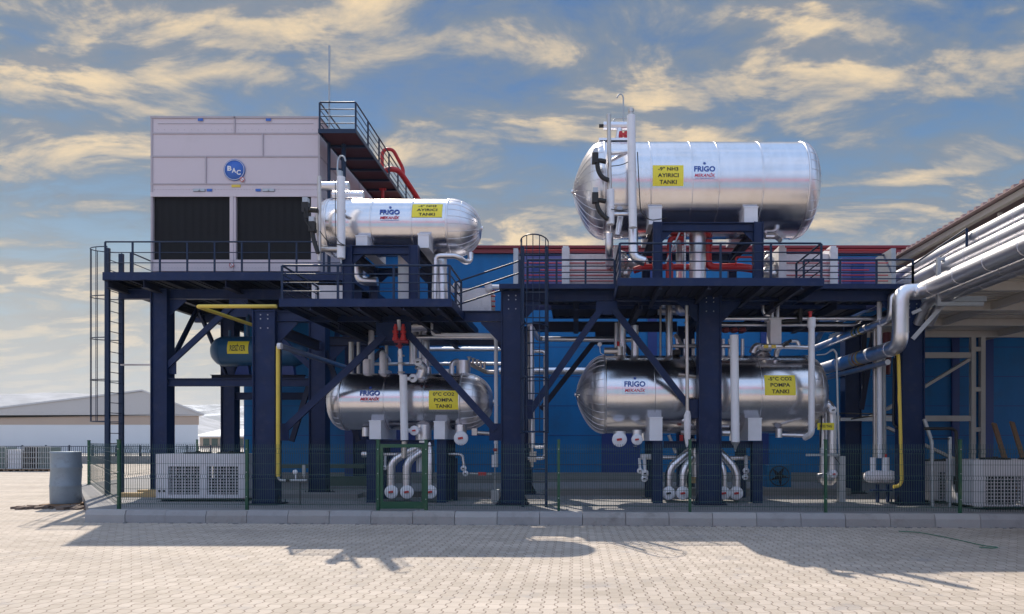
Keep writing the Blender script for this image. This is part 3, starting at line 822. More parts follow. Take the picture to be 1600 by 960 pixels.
def pipe_thing(label, pts, r, m=ALUP, step=1.0, seg=12, bend=None, cat='pipe', name='pipe', group=None, band=.006):
    mb = MB(); mb.pipe(pts, r, seg, bend, step, band)
    return solo(name, mb, m, label, cat, group)


def part_pipe(root, pts, r, m=ALUP, name='pipe', step=1.0, seg=12, bend=None, band=.006):
    mb = MB(); mb.pipe(pts, r, seg, bend, step, band); return mb.build(name, m, root)


# ---- upper right tank (the largest)
T2 = tank('largest silver insulated tank, up on the right platform, with a pointed left end', 17.45, 8.18, 1.17, P(894, 0, 17.4).x, P(1274, 0, 17.4).x,
          (.80, 2.2, .88), (.50, 2.2, .5), [P(q, 0, 16.6).x for q in (1016, 1079, 1120, 1188)])
logo(T2, 1101, 267, 33, True); label_plate(T2, 1020, 1068, 259, 291, [('-9° NH3', .66), ('AYIRICI', .68), ('TANKI', .56)])
saddle(T2, 1014, 1034, 16.45, 7.03, 7.46, 2.0); saddle(T2, 1163, 1184, 16.45, 7.03, 7.46, 2.0)
rt = T2['root']
part_pipe(rt, [P(1196, 370, 17.2), P(1213, 370, 17.2), P(1219, 376, 17.0)], .06, name='drain_nozzle'); part_pipe(rt, [P(1196, 370, 17.2), P(1196, 360, 17.3)], .06, name='drain_nozzle')
part_pipe(rt, [P(970, 335, 16.4), P(965, 368, 16.4)], .075, name='drain_pipe'); part_pipe(rt, [P(952, 366, 16.7), P(952, 392, 16.7), P(952, 440, 19.5)], .10, name='drain_pipe')
part_pipe(rt, [P(958, 335, 16.2), P(988, 335, 16.2)], .045, name='level_branch'); part_pipe(rt, [P(951, 240, 16.2), P(1000, 236, 16.6)], .05, name='level_branch')
# top vessel with relief valve and vent
part_pipe(rt, [P(943, 197, 17.3), P(984, 197, 17.3)], .10, name='purge_vessel')
mb = MB(); mb.cyl(P(936, 197, 17.3), P(943, 197, 17.3), .045, 10); mb.build('nozzle_tip', BLACK, rt)
part_pipe(rt, [P(968, 200, 17.3), P(964, 232, 17.3)], .075, name='vessel_leg')
mb = MB(); mb.tube([P(974, 190, 17.3), P(974, 152, 17.3), P(971, 147, 17.3), P(967, 148, 17.3), P(964, 153, 17.3)], .018, 8, bend=.06); mb.build('vent_pipe', GALV, rt)
mb = MB(); mb.tube([P(957, 192, 17.3), P(960, 186, 17.3), P(985, 184, 17.3)], .016, 8, bend=.08); mb.build('vent_pipe', GALV, rt)
mb = MB()
for dx in (-4, 4): mb.cyl(P(974+dx, 206, 17.2), P(974+dx, 218, 17.2), .045, 10); mb.cyl(P(974+dx, 218, 17.2), P(974+dx*.4, 224, 17.2), .02, 8)
mb.box(P(967, 0, 17.2).x, P(981, 0, 17.2).x, 17.15, 17.25, P(0, 213, 17.2).z, P(0, 209, 17.2).z); mb.build('relief_valve', RED, rt)
mb = MB(); mb.box(P(935, 0, 17.3).x, P(984, 0, 17.3).x, 17.0, 17.6, 9.30, 9.36); mb.build('lifting_plate', ALUP, rt)


def sensor(root, pts, head, rr=.055):
    mb = MB(); mb.tube(pts, rr, 10, bend=.10); mb.box(head.x-.09, head.x+.06, head.y-.07, head.y+.07, head.z-.10, head.z+.13)
    s_ = mb.build('level_switch', BLACK, root); mb = MB(); mb.box(head.x-.07, head.x+.05, head.y-.08, head.y+.06, head.z+.131, head.z+.24); mb.build('switch_cap', GALV, s_); return s_


sensor(rt, [P(947, 253, 16.0), P(933, 250, 16.0), P(934, 266, 16.0), P(941, 278, 16.0), P(951, 282, 16.0)], P(931, 249, 16.0))
sensor(rt, [P(947, 315, 16.0), P(932, 312, 16.0), P(934, 326, 16.0), P(941, 336, 16.0), P(950, 343, 16.0)], P(931, 311, 16.0))
part_pipe(rt, [P(951, 179, 16.1), P(953, 300, 16.1)], .05, STEEL, 'level_tube', step=9); part_pipe(rt, [P(954, 297, 16.1), P(954, 351, 16.1)], .092, WHITE, 'level_sleeve', step=9)
part_pipe(rt, [P(986, 181, 16.0), P(989, 356, 16.0)], .098, WHITE, 'level_column', step=1.1)
mb = MB(); mb.cyl(P(986, 181, 16.0), P(986, 170, 16.0), .055, 12); mb.cyl(P(986, 176, 16.0), P(986, 171, 16.0), .07, 6); mb.build('column_cap', STEEL, rt)
mb = MB(); mb.cyl(P(954, 351, 16.1), P(954, 362, 16.1), .015, 8); mb.build('drain_tip', STEEL, rt)
part_pipe(rt, [P(989, 357, 16.3), P(990, 403, 16.3), P(1008, 409, 16.3)], .115, ALUP, 'riser', bend=.2)
mb = MB(); mb.tube([P(996, 238, 15.9), P(999, 300, 15.9), P(1001, 332, 15.9), P(1015, 345, 15.9), P(1030, 343, 16.0), P(1042, 341, 16.0)], .012, 6, bend=.2); mb.tube([P(955, 260, 16), P(972, 258, 15.95), P(984, 252, 16)], .01, 6, bend=.1); mb.tube([P(955, 327, 16), P(970, 330, 15.95), P(984, 326, 16)], .01, 6, bend=.1); mb.build('cable', BLACK, rt)

# ---- upper left tank
T1 = tank('smaller upper silver tank on the left platform beside the cooling unit', 17.25, 7.18, .70, P(496, 0, 17.2).x, P(753, 0, 17.2).x,
          (.40, 2.2, .5), (.78, 2.3, .56), [P(q, 0, 16.7).x for q in (581, 644)])
logo(T1, 609, 334, 31); label_plate(T1, 644, 691, 320, 340, [('-4° NH3', .60), ('AYIRICI', .68), ('TANKI', .54)])
saddle(T1, 556, 574, 16.5, 6.48, 6.78, 1.6); saddle(T1, 653, 670, 16.5, 6.48, 6.82, 1.6)
rt = T1['root']
part_pipe(rt, [P(533, 277, 16.1), P(533, 404, 16.1)], .095, WHITE, 'level_column', step=1.0)
mb = MB(); mb.cyl(P(531, 268, 16.1), P(531, 277, 16.1), .075, 8); mb.cyl(P(533, 404, 16.1), P(533, 412, 16.1), .02, 8); mb.build('column_cap', GALV, rt)
part_pipe(rt, [P(499, 276, 16.2), P(499, 408, 16.2)], .045, STEEL, 'level_tube', step=9)
part_pipe(rt, [P(500, 291, 17.3), P(545, 291, 17.3)], .105, ALUP, 'purge_vessel'); part_pipe(rt, [P(520, 305, 17.4), P(568, 305, 17.4)], .09, ALUP, 'purge_vessel')
part_pipe(rt, [P(499, 390, 16.4), P(530, 390, 16.4)], .06, STEEL, 'level_branch')
part_pipe(rt, [P(537, 330, 16.3), P(520, 332, 16.9)], .06, STEEL, 'level_branch')
sensor(rt, [P(496, 329, 16.1), P(479, 328, 16.1), P(480, 342, 16.1)], P(479, 326, 16.1), .06)
sensor(rt, [P(494, 362, 16.1), P(488, 360, 16.1), P(490, 375, 16.1), P(497, 396, 16.1)], P(489, 356, 16.1), .05)
mb = MB(); mb.tube([P(475, 325, 16), P(476, 345, 16), P(485, 356, 16)], .012, 6, bend=.1); mb.tube([P(500, 362, 16), P(512, 378, 16), P(526, 382, 16), P(538, 384, 16)], .012, 6, bend=.1); mb.tube([P(524, 282, 16), P(524, 370, 16), P(530, 380, 16), P(546, 386, 16)], .010, 6, bend=.1); mb.build('cable', BLACK, rt)
mb = MB(); mb.tube([P(527, 268, 16.1), P(528, 250, 16.2), P(532, 243, 16.2), P(538, 245, 16.2), P(540, 252, 16.2)], .02, 8, bend=.06); mb.build('vent_pipe', GALV, rt)
part_pipe(rt, [P(735, 395, 17.2), P(735, 408, 17.2), P(726, 410, 17.0), P(715, 400, 16.8), P(680, 400, 16.8), P(679, 470, 16.8)], .07, ALUP, 'drain_pipe', bend=.14)
part_pipe(rt, [P(688, 400, 17.2), P(690, 470, 17.2)], .16, ALUP, 'riser')
part_pipe(rt, [P(632, 395, 17.6), P(632, 470, 17.6)], .16, WHITE, 'riser')
part_pipe(rt, [P(560, 400, 18.0), P(560, 440, 18.0), P(590, 440, 18.0)], .12, ALUP, 'riser', bend=.25)

# ---- lower left tank
T3 = tank('lower left silver tank behind the crossed braces, under the left platform', 18.25, 2.86, .755, P(513, 0, 18.2).x, P(771, 0, 18.2).x,
          (.50, 2.3, .5), (.80, 2.3, .52), [P(q, 0, 17.6).x for q in (600, 662)])
logo(T3, 578, 617, 31); label_plate(T3, 670, 716, 611, 640, [('0°C CO2', .72), ('POMPA', .64), ('TANKI', .55)])
saddle(T3, 577, 595, 17.5, 1.86, 2.34, 1.5); saddle(T3, 678, 695, 17.5, 1.86, 2.32, 1.5)
rt = T3['root']
for a, b in ((573, 588), (684, 697)):
    x = P(580 if a == 573 else 690, 0, 17.6).x
    for y in (17.6, 18.7):
        mb = MB(); mb.ibeam((x, y+.12, ZG), (x, y+.12, 1.85), .24, .26, up=(0, 1, 0)); mb.build('leg', NAVY, rt)
hbeam(rt, (P(592, 0, 17.7).x, 17.73, 1.76), (P(678, 0, 17.7).x, 17.73, 1.76), .14, .16)
# white level column and its valves in front
part_pipe(rt, [P(630, 586, 17.2), P(632, 688, 17.2)], .095, WHITE, 'level_column', step=1.0)
part_pipe(rt, [P(632, 690, 17.3), P(631, 716, 17.3)], .07, STEEL, 'level_tube'); part_pipe(rt, [P(625, 548, 17.3), P(626, 586, 17.3)], .055, WHITE, 'level_tube')
for q in (556, 568, 582):
    mb = MB(); mb.torus(P(627, q, 17.25), (0, 0, 1), .075, .018, 14, 6); mb.build('clamp', STEEL, rt)
flange(rt, 645, 591, 17.3, .105, .1, False); flange(rt, 653, 566, 17.6, .10, .3, False); flange(rt, 647, 673, 17.3, .12, .3)
part_pipe(rt, [P(652, 570, 17.8), P(662, 575, 17.9), P(655, 592, 17.9)], .13, ALUP, 'elbow', bend=.2)
part_pipe(rt, [P(668, 574, 18.3), P(668, 592, 18.3)], .10, ALUP, 'nozzle')
part_pipe(rt, [P(632, 673, 17.3), P(641, 673, 17.3)], .055, WHITE, 'level_branch'); part_pipe(rt, [P(632, 592, 17.25), P(641, 592, 17.25)], .05, WHITE, 'level_branch')
flange(rt, 720, 685, 17.5, .18); part_pipe(rt, [P(720, 664, 17.75), P(720, 682, 17.75)], .15, ALUP, 'neck', step=9)
part_pipe(rt, [P(571, 668, 17.9), P(571, 682, 17.9)], .085, ALUP, 'nozzle', step=9)
part_pipe(rt, [P(662, 664, 17.9), P(662, 692, 17.9)], .20, ALUP, 'neck', step=9)
# top fittings
part_pipe(rt, [P(573, 586, 18.3), P(573, 562, 18.3)], .10, FOAM, 'nozzle', step=9)
part_pipe(rt, [P(598, 586, 18.2), P(598, 552, 18.2), P(607, 565, 22.0)], .085, WHITE, 'top_pipe', bend=.15, step=.8)
part_pipe(rt, [P(724, 588, 18.4), P(724, 564, 18.4)], .19, ALUP, 'top_dome', step=9); part_pipe(rt, [P(706, 586, 18.2), P(706, 566, 18.2), P(716, 564, 18.3)], .06, ALUP, 'top_pipe', bend=.1)
mb = MB(); mb.box(P(687, 0, 18.2).x, P(702, 0, 18.2).x, 18.1, 18.6, 3.60, 3.72); mb.box(P(588, 0, 18.2).x, P(604, 0, 18.2).x, 18.4, 18.7, 3.6, 3.72); mb.build('saddle_pad', WHITE, rt)
mb = MB()
for i in range(5):
    a = P(733+i*6, 568+i*2.2, 18.6+i*.1); mb.cyl(a, a+Vector((0, 0, .16)), .035, 8); mb.torus(a+Vector((0, 0, .17)), (0, 0, 1), .055, .012, 12, 5)
mb.tube([P(728, 566, 18.5), P(760, 582, 19.2), P(775, 582, 19.2)], .06, 10, bend=.1); mb.build('valve_train', STEEL, rt)
mb = MB(); mb.cyl(P(740, 676, 17.9), P(768, 678, 17.9), .05, 10); mb.box(P(738, 0, 17.9).x, P(746, 0, 17.9).x, 17.8, 17.95, 1.96, 2.14); mb.build('side_valve', STEEL, rt)

# ---- lower right tank
T4 = tank('lower right silver tank with a pointed left end, larger of the two near the ground', 18.5, 3.07, 1.05, P(899, 0, 18.45).x, P(1289, 0, 18.45).x,
          (.78, 2.2, .82), (.62, 2.3, .52), [P(q, 0, 17.7).x for q in (1022, 1087, 1187)])
logo(T4, 992, 603, 33, True); label_plate(T4, 1195, 1243, 587, 618, [('-5°C CO2', .78), ('POMPA', .64), ('TANKI', .56)])
saddle(T4, 1015, 1035, 17.4, 1.82, 2.42, 2.1); saddle(T4, 1169, 1190, 17.4, 1.82, 2.40, 2.1)
rt = T4['root']
for px in (1027, 1183):
    x = P(px, 0, 17.55).x
    for y in (17.5, 19.2):
        mb = MB(); mb.ibeam((x, y+.12, ZG), (x, y+.12, 1.81), .26, .28, up=(0, 1, 0)); mb.build('leg', NAVY, rt)
hbeam(rt, (P(1037, 0, 17.6).x, 17.64, 1.72), (P(1174, 0, 17.6).x, 17.64, 1.72), .14, .18)
flange(rt, 968, 687, 17.4, .185); flange(rt, 995.5, 687, 17.4, .14)
part_pipe(rt, [P(968, 674, 17.6), P(968, 684, 17.6)], .16, ALUP, 'neck', step=9); part_pipe(rt, [P(995, 672, 17.6), P(995, 684, 17.6)], .12, ALUP, 'neck', step=9)
part_pipe(rt, [P(1217, 670, 17.9), P(1217, 684, 17.9)], .09, ALUP, 'nozzle', step=9); part_pipe(rt, [P(1222, 680, 17.9), P(1262, 681, 17.6)], .05, ALUP, 'branch')
# level instruments in front
part_pipe(rt, [P(1073, 478, 17.0), P(1074, 645, 17.0)], .045, STEEL, 'level_tube', step=9)
mb = MB(); mb.tube([P(1075, 642, 16.9), P(1074, 650, 16.9), P(1074, 684, 16.9), P(1073, 699, 16.9)], [.05, .088, .080, .018], 12); mb.tube([P(1066, 658, 16.9), P(1071, 655, 16.9)], .03, 8); mb.build('level_sleeve', FOAM, rt)
part_pipe(rt, [P(1147, 524, 16.95), P(1149, 691, 16.95)], .105, WHITE, 'level_column', step=1.1)
mb = MB(); mb.tube([P(1149, 691, 16.95), P(1149, 697, 16.95), P(1149, 706, 16.95)], [.11, .05, .012], 12, caps=False); mb.build('column_tip', GALV, rt)
part_pipe(rt, [P(1268, 510, 17.0), P(1268, 678, 17.0), P(1258, 684, 17.3)], .078, WHITE, 'level_column', step=1.1, bend=.12); part_pipe(rt, [P(1268, 497, 17.0), P(1268, 512, 17.0)], .10, WHITE, 'column_head', step=9)
mb = MB(); mb.cyl(P(1266, 497, 17.0), P(1266, 489, 17.0), .04, 8); mb.torus(P(1266, 488, 17.0), (0, 0, 1), .05, .012, 10, 5); mb.build('valve_wheel', RED, rt)
part_pipe(rt, [P(1060, 585, 17.5), P(1090, 589, 17.5)], .04, STEEL, 'branch', step=9)
# top fittings
part_pipe(rt, [P(972, 500, 18.6), P(972, 557, 18.6)], .11, ALUP, 'top_pipe'); part_pipe(rt, [P(992, 509, 18.4), P(992, 557, 18.4)], .10, ALUP, 'top_pipe'); part_pipe(rt, [P(963, 505, 18.9), P(963, 557, 18.9)], .06, ALUP, 'top_pipe')
part_pipe(rt, [P(944, 549, 18.3), P(966, 549, 18.3)], .09, STEEL, 'top_valve', step=9); part_pipe(rt, [P(968, 542, 18.3), P(968, 556, 18.3)], .10, STEEL, 'top_valve', step=9)
mb = MB(); mb.cyl(P(966, 541, 18.3), P(966, 534, 18.3), .035, 8); mb.build('valve_stem', RED, rt)
mb = MB(); mb.lathe([(0, .001), (0, .06), (.04, .06), (.041, .001)], P(937, 538, 18.2), (0, 1, 0), 18); mb.tube([P(937, 540, 18.22), P(938, 552, 18.22), P(944, 555, 18.3)], .012, 6, bend=.05); mb.build('pressure_gauge', WHITE, rt)
part_pipe(rt, [P(1045, 476, 18.6), P(1046, 556, 18.6)], .095, ALUP, 'top_pipe'); part_pipe(rt, [P(1032, 480, 18.9), P(1032, 556, 18.9)], .03, STEEL, 'top_pipe')
mb = MB(); mb.lathe([(-.02, .30), (.05, .29), (.16, .22), (.24, .10), (.26, .001)], P(1188, 560, 18.5), (0, 0, 1), 28); mb.build('manhole_dome', ALUH, rt)
part_pipe(rt, [P(1175, 552, 18.2), P(1180, 540, 18.2), P(1204, 545, 18.3)], .09, ALUP, 'top_pipe', bend=.15)
for px in (1058, 1070, 1083, 1120, 1130, 1140, 1160):
    part_pipe(rt, [P(px, 530, 18.5), P(px, 558, 18.5)], .045, STEEL if px % 2 else ALUP, 'top_nozzle', step=9)
part_pipe(rt, [P(1052, 541, 18.4), P(1150, 541, 18.4)], .05, ALUP, 'header'); part_pipe(rt, [P(1055, 524, 18.6), P(1066, 541, 18.4)], .06, ALUP, 'header', step=9)
mb = MB(); mb.obox(P(1057, 551, 18.2), (.09, 0, 0), (0, .09, 0), (0, 0, .07)); mb.build('actuator', BLACK, rt)
mb = MB()
for px in (1134, 1147, 1160): mb.lathe([(0, .02), (.0, .09), (.05, .11), (.10, .09), (.10, .02)], P(px, 519, 18.1), (0, .2, 1), 14)
mb.build('valve_bonnets', mat('brown_red_valve', (.16, .03, .04), .5), rt)

# red relief valve pair in front of the beam
root = thing('relief_valve', 'red twin relief valve mounted on a white pipe in front of the left frame beam', 'valve', P(624, 546, 16.9))
mb = MB()
for dx in (-6, 6):
    for py, rr in ((513, .05), (519, .07), (525, .06), (530, .075)): mb.cyl(P(624+dx, py-2.2, 16.9), P(624+dx, py+2.2, 16.9), rr, 12)
    mb.cyl(P(624+dx, 507, 16.9), P(624+dx, 535, 16.9), .035, 8)
mb.build('valve_bodies', RED, root)
mb = MB(); mb.cyl(P(616, 533, 16.9), P(638, 534, 16.9), .05, 10); mb.cyl(P(624, 530, 16.9), P(625, 545, 16.9), .045, 10); mb.torus(P(624, 541, 16.9), (0, 0, 1), .07, .02, 12, 6); mb.build('manifold', REDD, root)
mb = MB(); mb.cyl(P(623, 500, 17.0), P(624, 516, 17.0), .045, 10); mb.cyl(P(625, 545, 17.0), P(626, 560, 17.0), .04, 10); mb.build('feed_pipe', WHITE, root)


# ---- suction / pump connections under the lower tanks
def leg_pipe(px, py0, r, bend_to, grp, label, Y=17.55, disc=.17, red=True, pr=.105):
    root = thing('pump_pipe', label, 'pipe', P(px, py0+10, Y), grp)
    pts = [P(px, py0-4, Y+.12), P(px, bend_to[0], Y+.12), P(bend_to[1], bend_to[2], Y+.25)]
    if len(bend_to) > 3: pts.append(P(bend_to[3], bend_to[4], Y+.5))
    mb = MB(); mb.pipe(pts, pr, 14, .22, .35, .007); mb.build('jacket', ALUP, root)
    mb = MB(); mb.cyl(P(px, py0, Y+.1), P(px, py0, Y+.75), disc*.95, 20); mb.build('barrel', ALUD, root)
    flange(root, px, py0, Y, disc, None, red, name='end_cover'); return root


leg_pipe(611, 769, .1, (722, 655, 697, 655, 684), 'bent silver pipes under the lower left tank', 'bent silver pipe with round end cover, leftmost of those seen through the green gate')
leg_pipe(635.5, 769, .1, (722, 658, 706), 'bent silver pipes under the lower left tank', 'bent silver pipe with round end cover, second from left under the lower left tank', pr=.105)
leg_pipe(672, 769, .1, (728, 672, 690), 'bent silver pipes under the lower left tank', 'straight silver pipe with round end cover half behind the right gate post', pr=.075)
leg_pipe(1045, 771, .1, (733, 1078, 705, 1085, 690), 'bent silver pipes under the lower right tank', 'bent silver pipe with plain round end cover, leftmost under the lower right tank', red=False)
leg_pipe(1067, 771, .1, (735, 1082, 716), 'bent silver pipes under the lower right tank', 'bent silver pipe just left of the green fence post under the lower right tank')
leg_pipe(1131, 771, .1, (735, 1122, 718), 'bent silver pipes under the lower right tank', 'silver pipe with end cover half hidden by the big column under the lower right tank', pr=.085)
leg_pipe(1151, 771, .1, (735, 1126, 708, 1110, 690), 'bent silver pipes under the lower right tank', 'bent silver pipe just right of the big column under the lower right tank')
root = thing('pump_manifold', 'silver header pipes and small valves beneath the lower left tank', 'pipework', P(640, 760, 18.0))
part_pipe(root, [P(570, 710, 18.0), P(644, 710, 18.0)], .05, ALUP, 'header'); part_pipe(root, [P(566, 710, 18.0), P(577, 710, 18.0)], .085, ALUP, 'header_end', step=9)
part_pipe(root, [P(656, 700, 18.0), P(656, 737, 18.0)], .10, WHITE, 'filter'); part_pipe(root, [P(670, 703, 18.2), P(670, 738, 18.2)], .15, ALUP, 'filter')
part_pipe(root, [P(697, 710, 18.0), P(722, 710, 18.0), P(725, 728, 18.0)], .04, ALUP, 'branch', bend=.1)
part_pipe(root, [P(602, 712, 18.0), P(602, 728, 18.0)], .04, WHITE, 'branch', step=9)
flange(root, 601, 731, 17.8, .06, .1, False, .05); flange(root, 724, 732, 17.8, .07, .1, False, .05); flange(root, 727, 740, 17.8, .07, .1, False, .05)
mb = MB(); mb.beam(P(734, 740, 18), P(768, 741, 18), .03, .03); mb.build('drain_line', GALV, root)
mb = MB(); mb.box(P(748, 0, 18).x, P(760, 0, 18).x, 17.9, 18.0, P(0, 743, 18).z, P(0, 738, 18).z); mb.build('valve_handle', RED, root)
for px in (588, 702, 712): mb = MB(); mb.cyl(P(px, 716, 18.2), P(px, 788, 18.2), .06, 10); mb.build('support_leg', NAVY, root)
root = thing('pump_manifold', 'silver header pipes with hanging valves beneath the lower right tank', 'pipework', P(1088, 780, 18.0))
part_pipe(root, [P(1034, 715, 18.0), P(1080, 715, 18.0)], .055, ALUP, 'header'); part_pipe(root, [P(1125, 716, 18.0), P(1176, 716, 18.0)], .055, ALUP, 'header')
part_pipe(root, [P(1001, 714, 18.0), P(1016, 714, 18.0), P(1022, 714, 18.0)], .075, WHITE, 'header_end', step=9)
part_pipe(root, [P(1086, 696, 17.9), P(1088, 745, 17.9)], .12, ALUP, 'filter')
mb = MB(); mb.box(P(1081, 0, 17.9).x, P(1096, 0, 17.9).x, 17.8, 18.0, P(0, 755, 17.9).z, P(0, 745, 17.9).z); mb.build('timber_packing', TIMB, root)
for px, py, rr in ((1000, 736, .07), (1008, 740, .095), (1007, 748, .085), (1166, 736, .08), (1165, 746, .075)): flange(root, px, py, 17.7, rr, .12, False, .05)
part_pipe(root, [P(1007, 716, 17.9), P(1008, 738, 17.9)], .05, WHITE, 'branch', step=9); part_pipe(root, [P(999, 716, 17.9), P(1000, 733, 17.9)], .035, WHITE, 'branch', step=9); part_pipe(root, [P(1166, 712, 17.9), P(1166, 734, 17.9)], .045, WHITE, 'branch', step=9)
part_pipe(root, [P(1045, 680, 18.2), P(1056, 708, 18.2)], .045, ALUP, 'branch', step=9)
part_pipe(root, [P(1064, 676, 18.0), P(1098, 676, 18.0)], .06, ALUP, 'branch', step=9); part_pipe(root, [P(1128, 677, 18.0), P(1140, 677, 18.0)], .08, ALUP, 'branch', step=9)
mb = MB(); mb.box(P(1061, 0, 18).x, P(1066, 0, 18).x, 17.85, 17.95, P(0, 690, 18).z, P(0, 680, 18).z); mb.build('valve_handle', RED, root)

# ================================================================ COOLING UNIT
UY = 21.3; UX0, UX1 = P(236, 0, UY).x, P(500, 0, UY).x; UZ0, UZ1 = P(0, 424, UY).z, P(0, 183, UY).z; UD = 8.0
root = thing('cooling_unit', 'huge pale lilac evaporative cooling unit with two black louvre bays and a round blue badge', 'cooling unit', ((UX0+UX1)/2, UY, UZ0))


def uz(py): return P(0, py, UY).z


def ux(px): return P(px, 0, UY).x


mb = MB(); mb.box(UX0, UX1, UY, UY+UD, uz(305), UZ1); mb.box(UX0+.03, UX1-.03, UY+.3, UY+UD, uz(406), uz(305)); mb.box(UX0, UX1, UY, UY+UD, UZ0, uz(406))
mb.build('casing', TOWER, root)
mb = MB(); mb.box(ux(236), ux(238.5), UY, UY+.29, uz(406), uz(305)); mb.box(ux(359), ux(368.5), UY-.01, UY+.29, uz(406), uz(305)); mb.box(ux(486), ux(500), UY, UY+.29, uz(406), uz(305))
mb.box(ux(362.5), ux(365), UY-.035, UY-.01, uz(424), uz(303)); mb.box(UX0, UX1, UY-.03, UY, uz(308), uz(301)); mb.build('mullions', TOWER, root)
for a, b in ((238.5, 359), (368.5, 486)):
    mb = MB(); mb.box(ux(a), ux(b), UY+.10, UY+.12, uz(406), uz(305))
    x = ux(a)+.02
    while x < ux(b): mb.box(x, x+.020, UY+.07, UY+.10, uz(406), uz(305)); x += .036
    mb.build('louvre', LOUVRE, root)
mb = MB()
for py in (209, 245, 288): mb.box(UX0-.012, UX1+.012, UY-.022, UY+UD, uz(py+1), uz(py-1))
mb.box(UX0-.015, UX1+.015, UY-.03, UY+UD+.02, UZ1-.05, UZ1+.01)
for px, a, b in ((411, 209, 245), (322, 245, 288), (367, 183, 209)): mb.box(ux(px)-.02, ux(px)+.02, UY-.03, UY, uz(b), uz(a))
mb.box(ux(247), ux(490), UY-.012, UY, uz(194), uz(193)); mb.box(UX0, UX0+.06, UY-.02, UY, UZ0, UZ1); mb.box(UX1-.06, UX1, UY-.02, UY, UZ0, UZ1)
for y in (23.2, 25.1, 27.0): mb.box(UX1, UX1+.02, y, y+.05, UZ0, UZ1)
mb.build('panel_joints', TOWERJ, root)
mb = MB()
for i in range(58): x = UX0+.1+i*.09; mb.box(x, x+.03, UY-.008, UY, uz(297), uz(296)); mb.box(x, x+.02, UY-.008, UY, uz(419), uz(418.3))
for i in range(24): x = UX0+.2+i*.21; mb.box(x, x+.02, UY-.008, UY, uz(203.6), uz(202.6))
mb.build('rivets', TOWERJ, root)
mb = MB()
for px, py in ((314, 188), (420, 188), (328, 298), (404, 298)): mb.box(ux(px-4), ux(px+4), UY-.034, UY-.031, uz(py+2), uz(py-2))
mb.build('blue_sticker', LOGOB, root)
mb = MB()
for px in (312, 420): mb.box(ux(px-9), ux(px+9), UY-.05, UY, uz(300), uz(296)); mb.cyl((ux(px), UY-.08, uz(298)), (ux(px), UY-.05, uz(298)), .03, 8)
mb.build('access_latch', GALV, root)
mb = MB(); mb.box(ux(362), ux(376), UY-.016, UY, uz(293), uz(288.5)); mb.build('yellow_sticker', YEL, root)


def flat_text(mb, body, xc, y, zc_, wd, ht, fat=.05, side=None):
    vs, fs = text2d(body, 0, fat); mb.add([(xc+u*wd, y, zc_+v*ht) for u, v in vs], fs)


bx, bz, br_ = ux(367), uz(266.5), 16.5*UY/F
mb = MB(); mb.lathe([(0, .001), (0, br_), (.03, br_), (.03, .001)], (bx, UY-.04, bz), (0, 1, 0), 40); bg = mb.build('badge', LOGOB, root)
mb = MB(); mb.torus((bx, UY-.042, bz), (0, 1, 0), br_*.93, .008, 40, 5)
for ch, dx, dz in (('B', -.44, .14), ('A', -.02, -.05), ('C', .42, -.24)): flat_text(mb, ch, bx+dx*br_, UY-.046, bz+dz*br_, br_*.40, br_*.46, .03)
mb.build('badge_lettering', WHTTX, bg)
by = 27.6; mb = MB(); mb.lathe([(0, .001), (0, .4), (.03, .4), (.03, .001)], (UX1+.04, by, 9.7), (-1, 0, 0), 30); mb.build('side_badge', LOGOB, root)
for px, py, q in ((379.5, 281.5, 4), (363, 415, 4)):
    mb = MB(); mb.lathe([(0, .001), (0, q*UY/F), (.01, q*UY/F), (.01, .001)], (ux(px), UY-.045, uz(py)), (0, 1, 0), 20); w_ = mb.build('warning_sign', WHITE, root)
    mb = MB(); mb.torus((ux(px), UY-.047, uz(py)), (0, 1, 0), q*UY/F*.85, .009, 20, 5); mb.beam((ux(px)-.055, UY-.05, uz(py)+.055), (ux(px)+.055, UY-.05, uz(py)-.055), .01, .014); mb.build('warning_ring', RED, w_)
mb = MB(); mb.box(UX0+.1, UX1-.1, UY+.1, UY+UD-.1, ZD+.02, UZ0-.001); mb.build('base_frame', NAVYD, root)

# catwalk along the unit's right side
root = thing('catwalk', 'dark navy catwalk with railing running back along the right side of the cooling unit', 'catwalk', (-7.4, 20.8, 11.2))
cx0, cx1 = P(497, 0, 20.8).x, P(556.5, 0, 20.8).x; cz = P(0, 203, 20.8).z
mb = MB(); mb.box(cx0+.02, cx1-.02, 20.82, 29.6, cz-.03, cz); mb.build('floor', mat('maroon_primer', (.075, .018, .028), .6), root)
mb = MB(); mb.box(cx0, cx1, 20.8, 20.82, cz-.10, cz+.03); mb.box(cx0, cx0+.02, 20.821, 29.6, cz-.10, cz+.03); mb.box(cx1-.02, cx1, 20.821, 29.6, cz-.10, cz+.03)
y = 21.8
while y < 29.5: mb.box(cx0+.021, cx1-.021, y, y+.10, cz-.10, cz-.031); y += .95
mb.build('edge_channel', RAIL, root)
handrail(root, [(cx1-.03, 29.5, cz), (cx1-.03, 20.85, cz), (cx0+.03, 20.85, cz), (cx0+.03, 22.6, cz)], .86, rows=(1, .75, .5, .25), post_step=1.25)
mb = MB(); mb.cyl(P(537, 0, 21.6)+Vector((0, 0, ZD-P(537, 0, 21.6).z)), (P(537, 0, 21.6).x, 21.6, cz-.10), .07, 12); mb.cyl((P(514, 0, 21.5).x, 21.5, ZD), (P(514, 0, 21.5).x, 21.5, cz-.10), .05, 12)
mb.beam((P(514, 0, 21.5).x, 21.55, 10.4), (P(537, 0, 21.6).x, 21.6, 10.4), .05, .05); mb.build('post_support', RAIL, root)
mb = MB(); mb.cyl(P(514.5, 0, 20.95)+Vector((0, 0, cz-P(514.5, 0, 20.95).z)), P(514.5, 90, 20.95), .028, 8); mb.cyl(P(514.5, 90, 20.95), P(514.5, 72, 20.95), .034, 8)
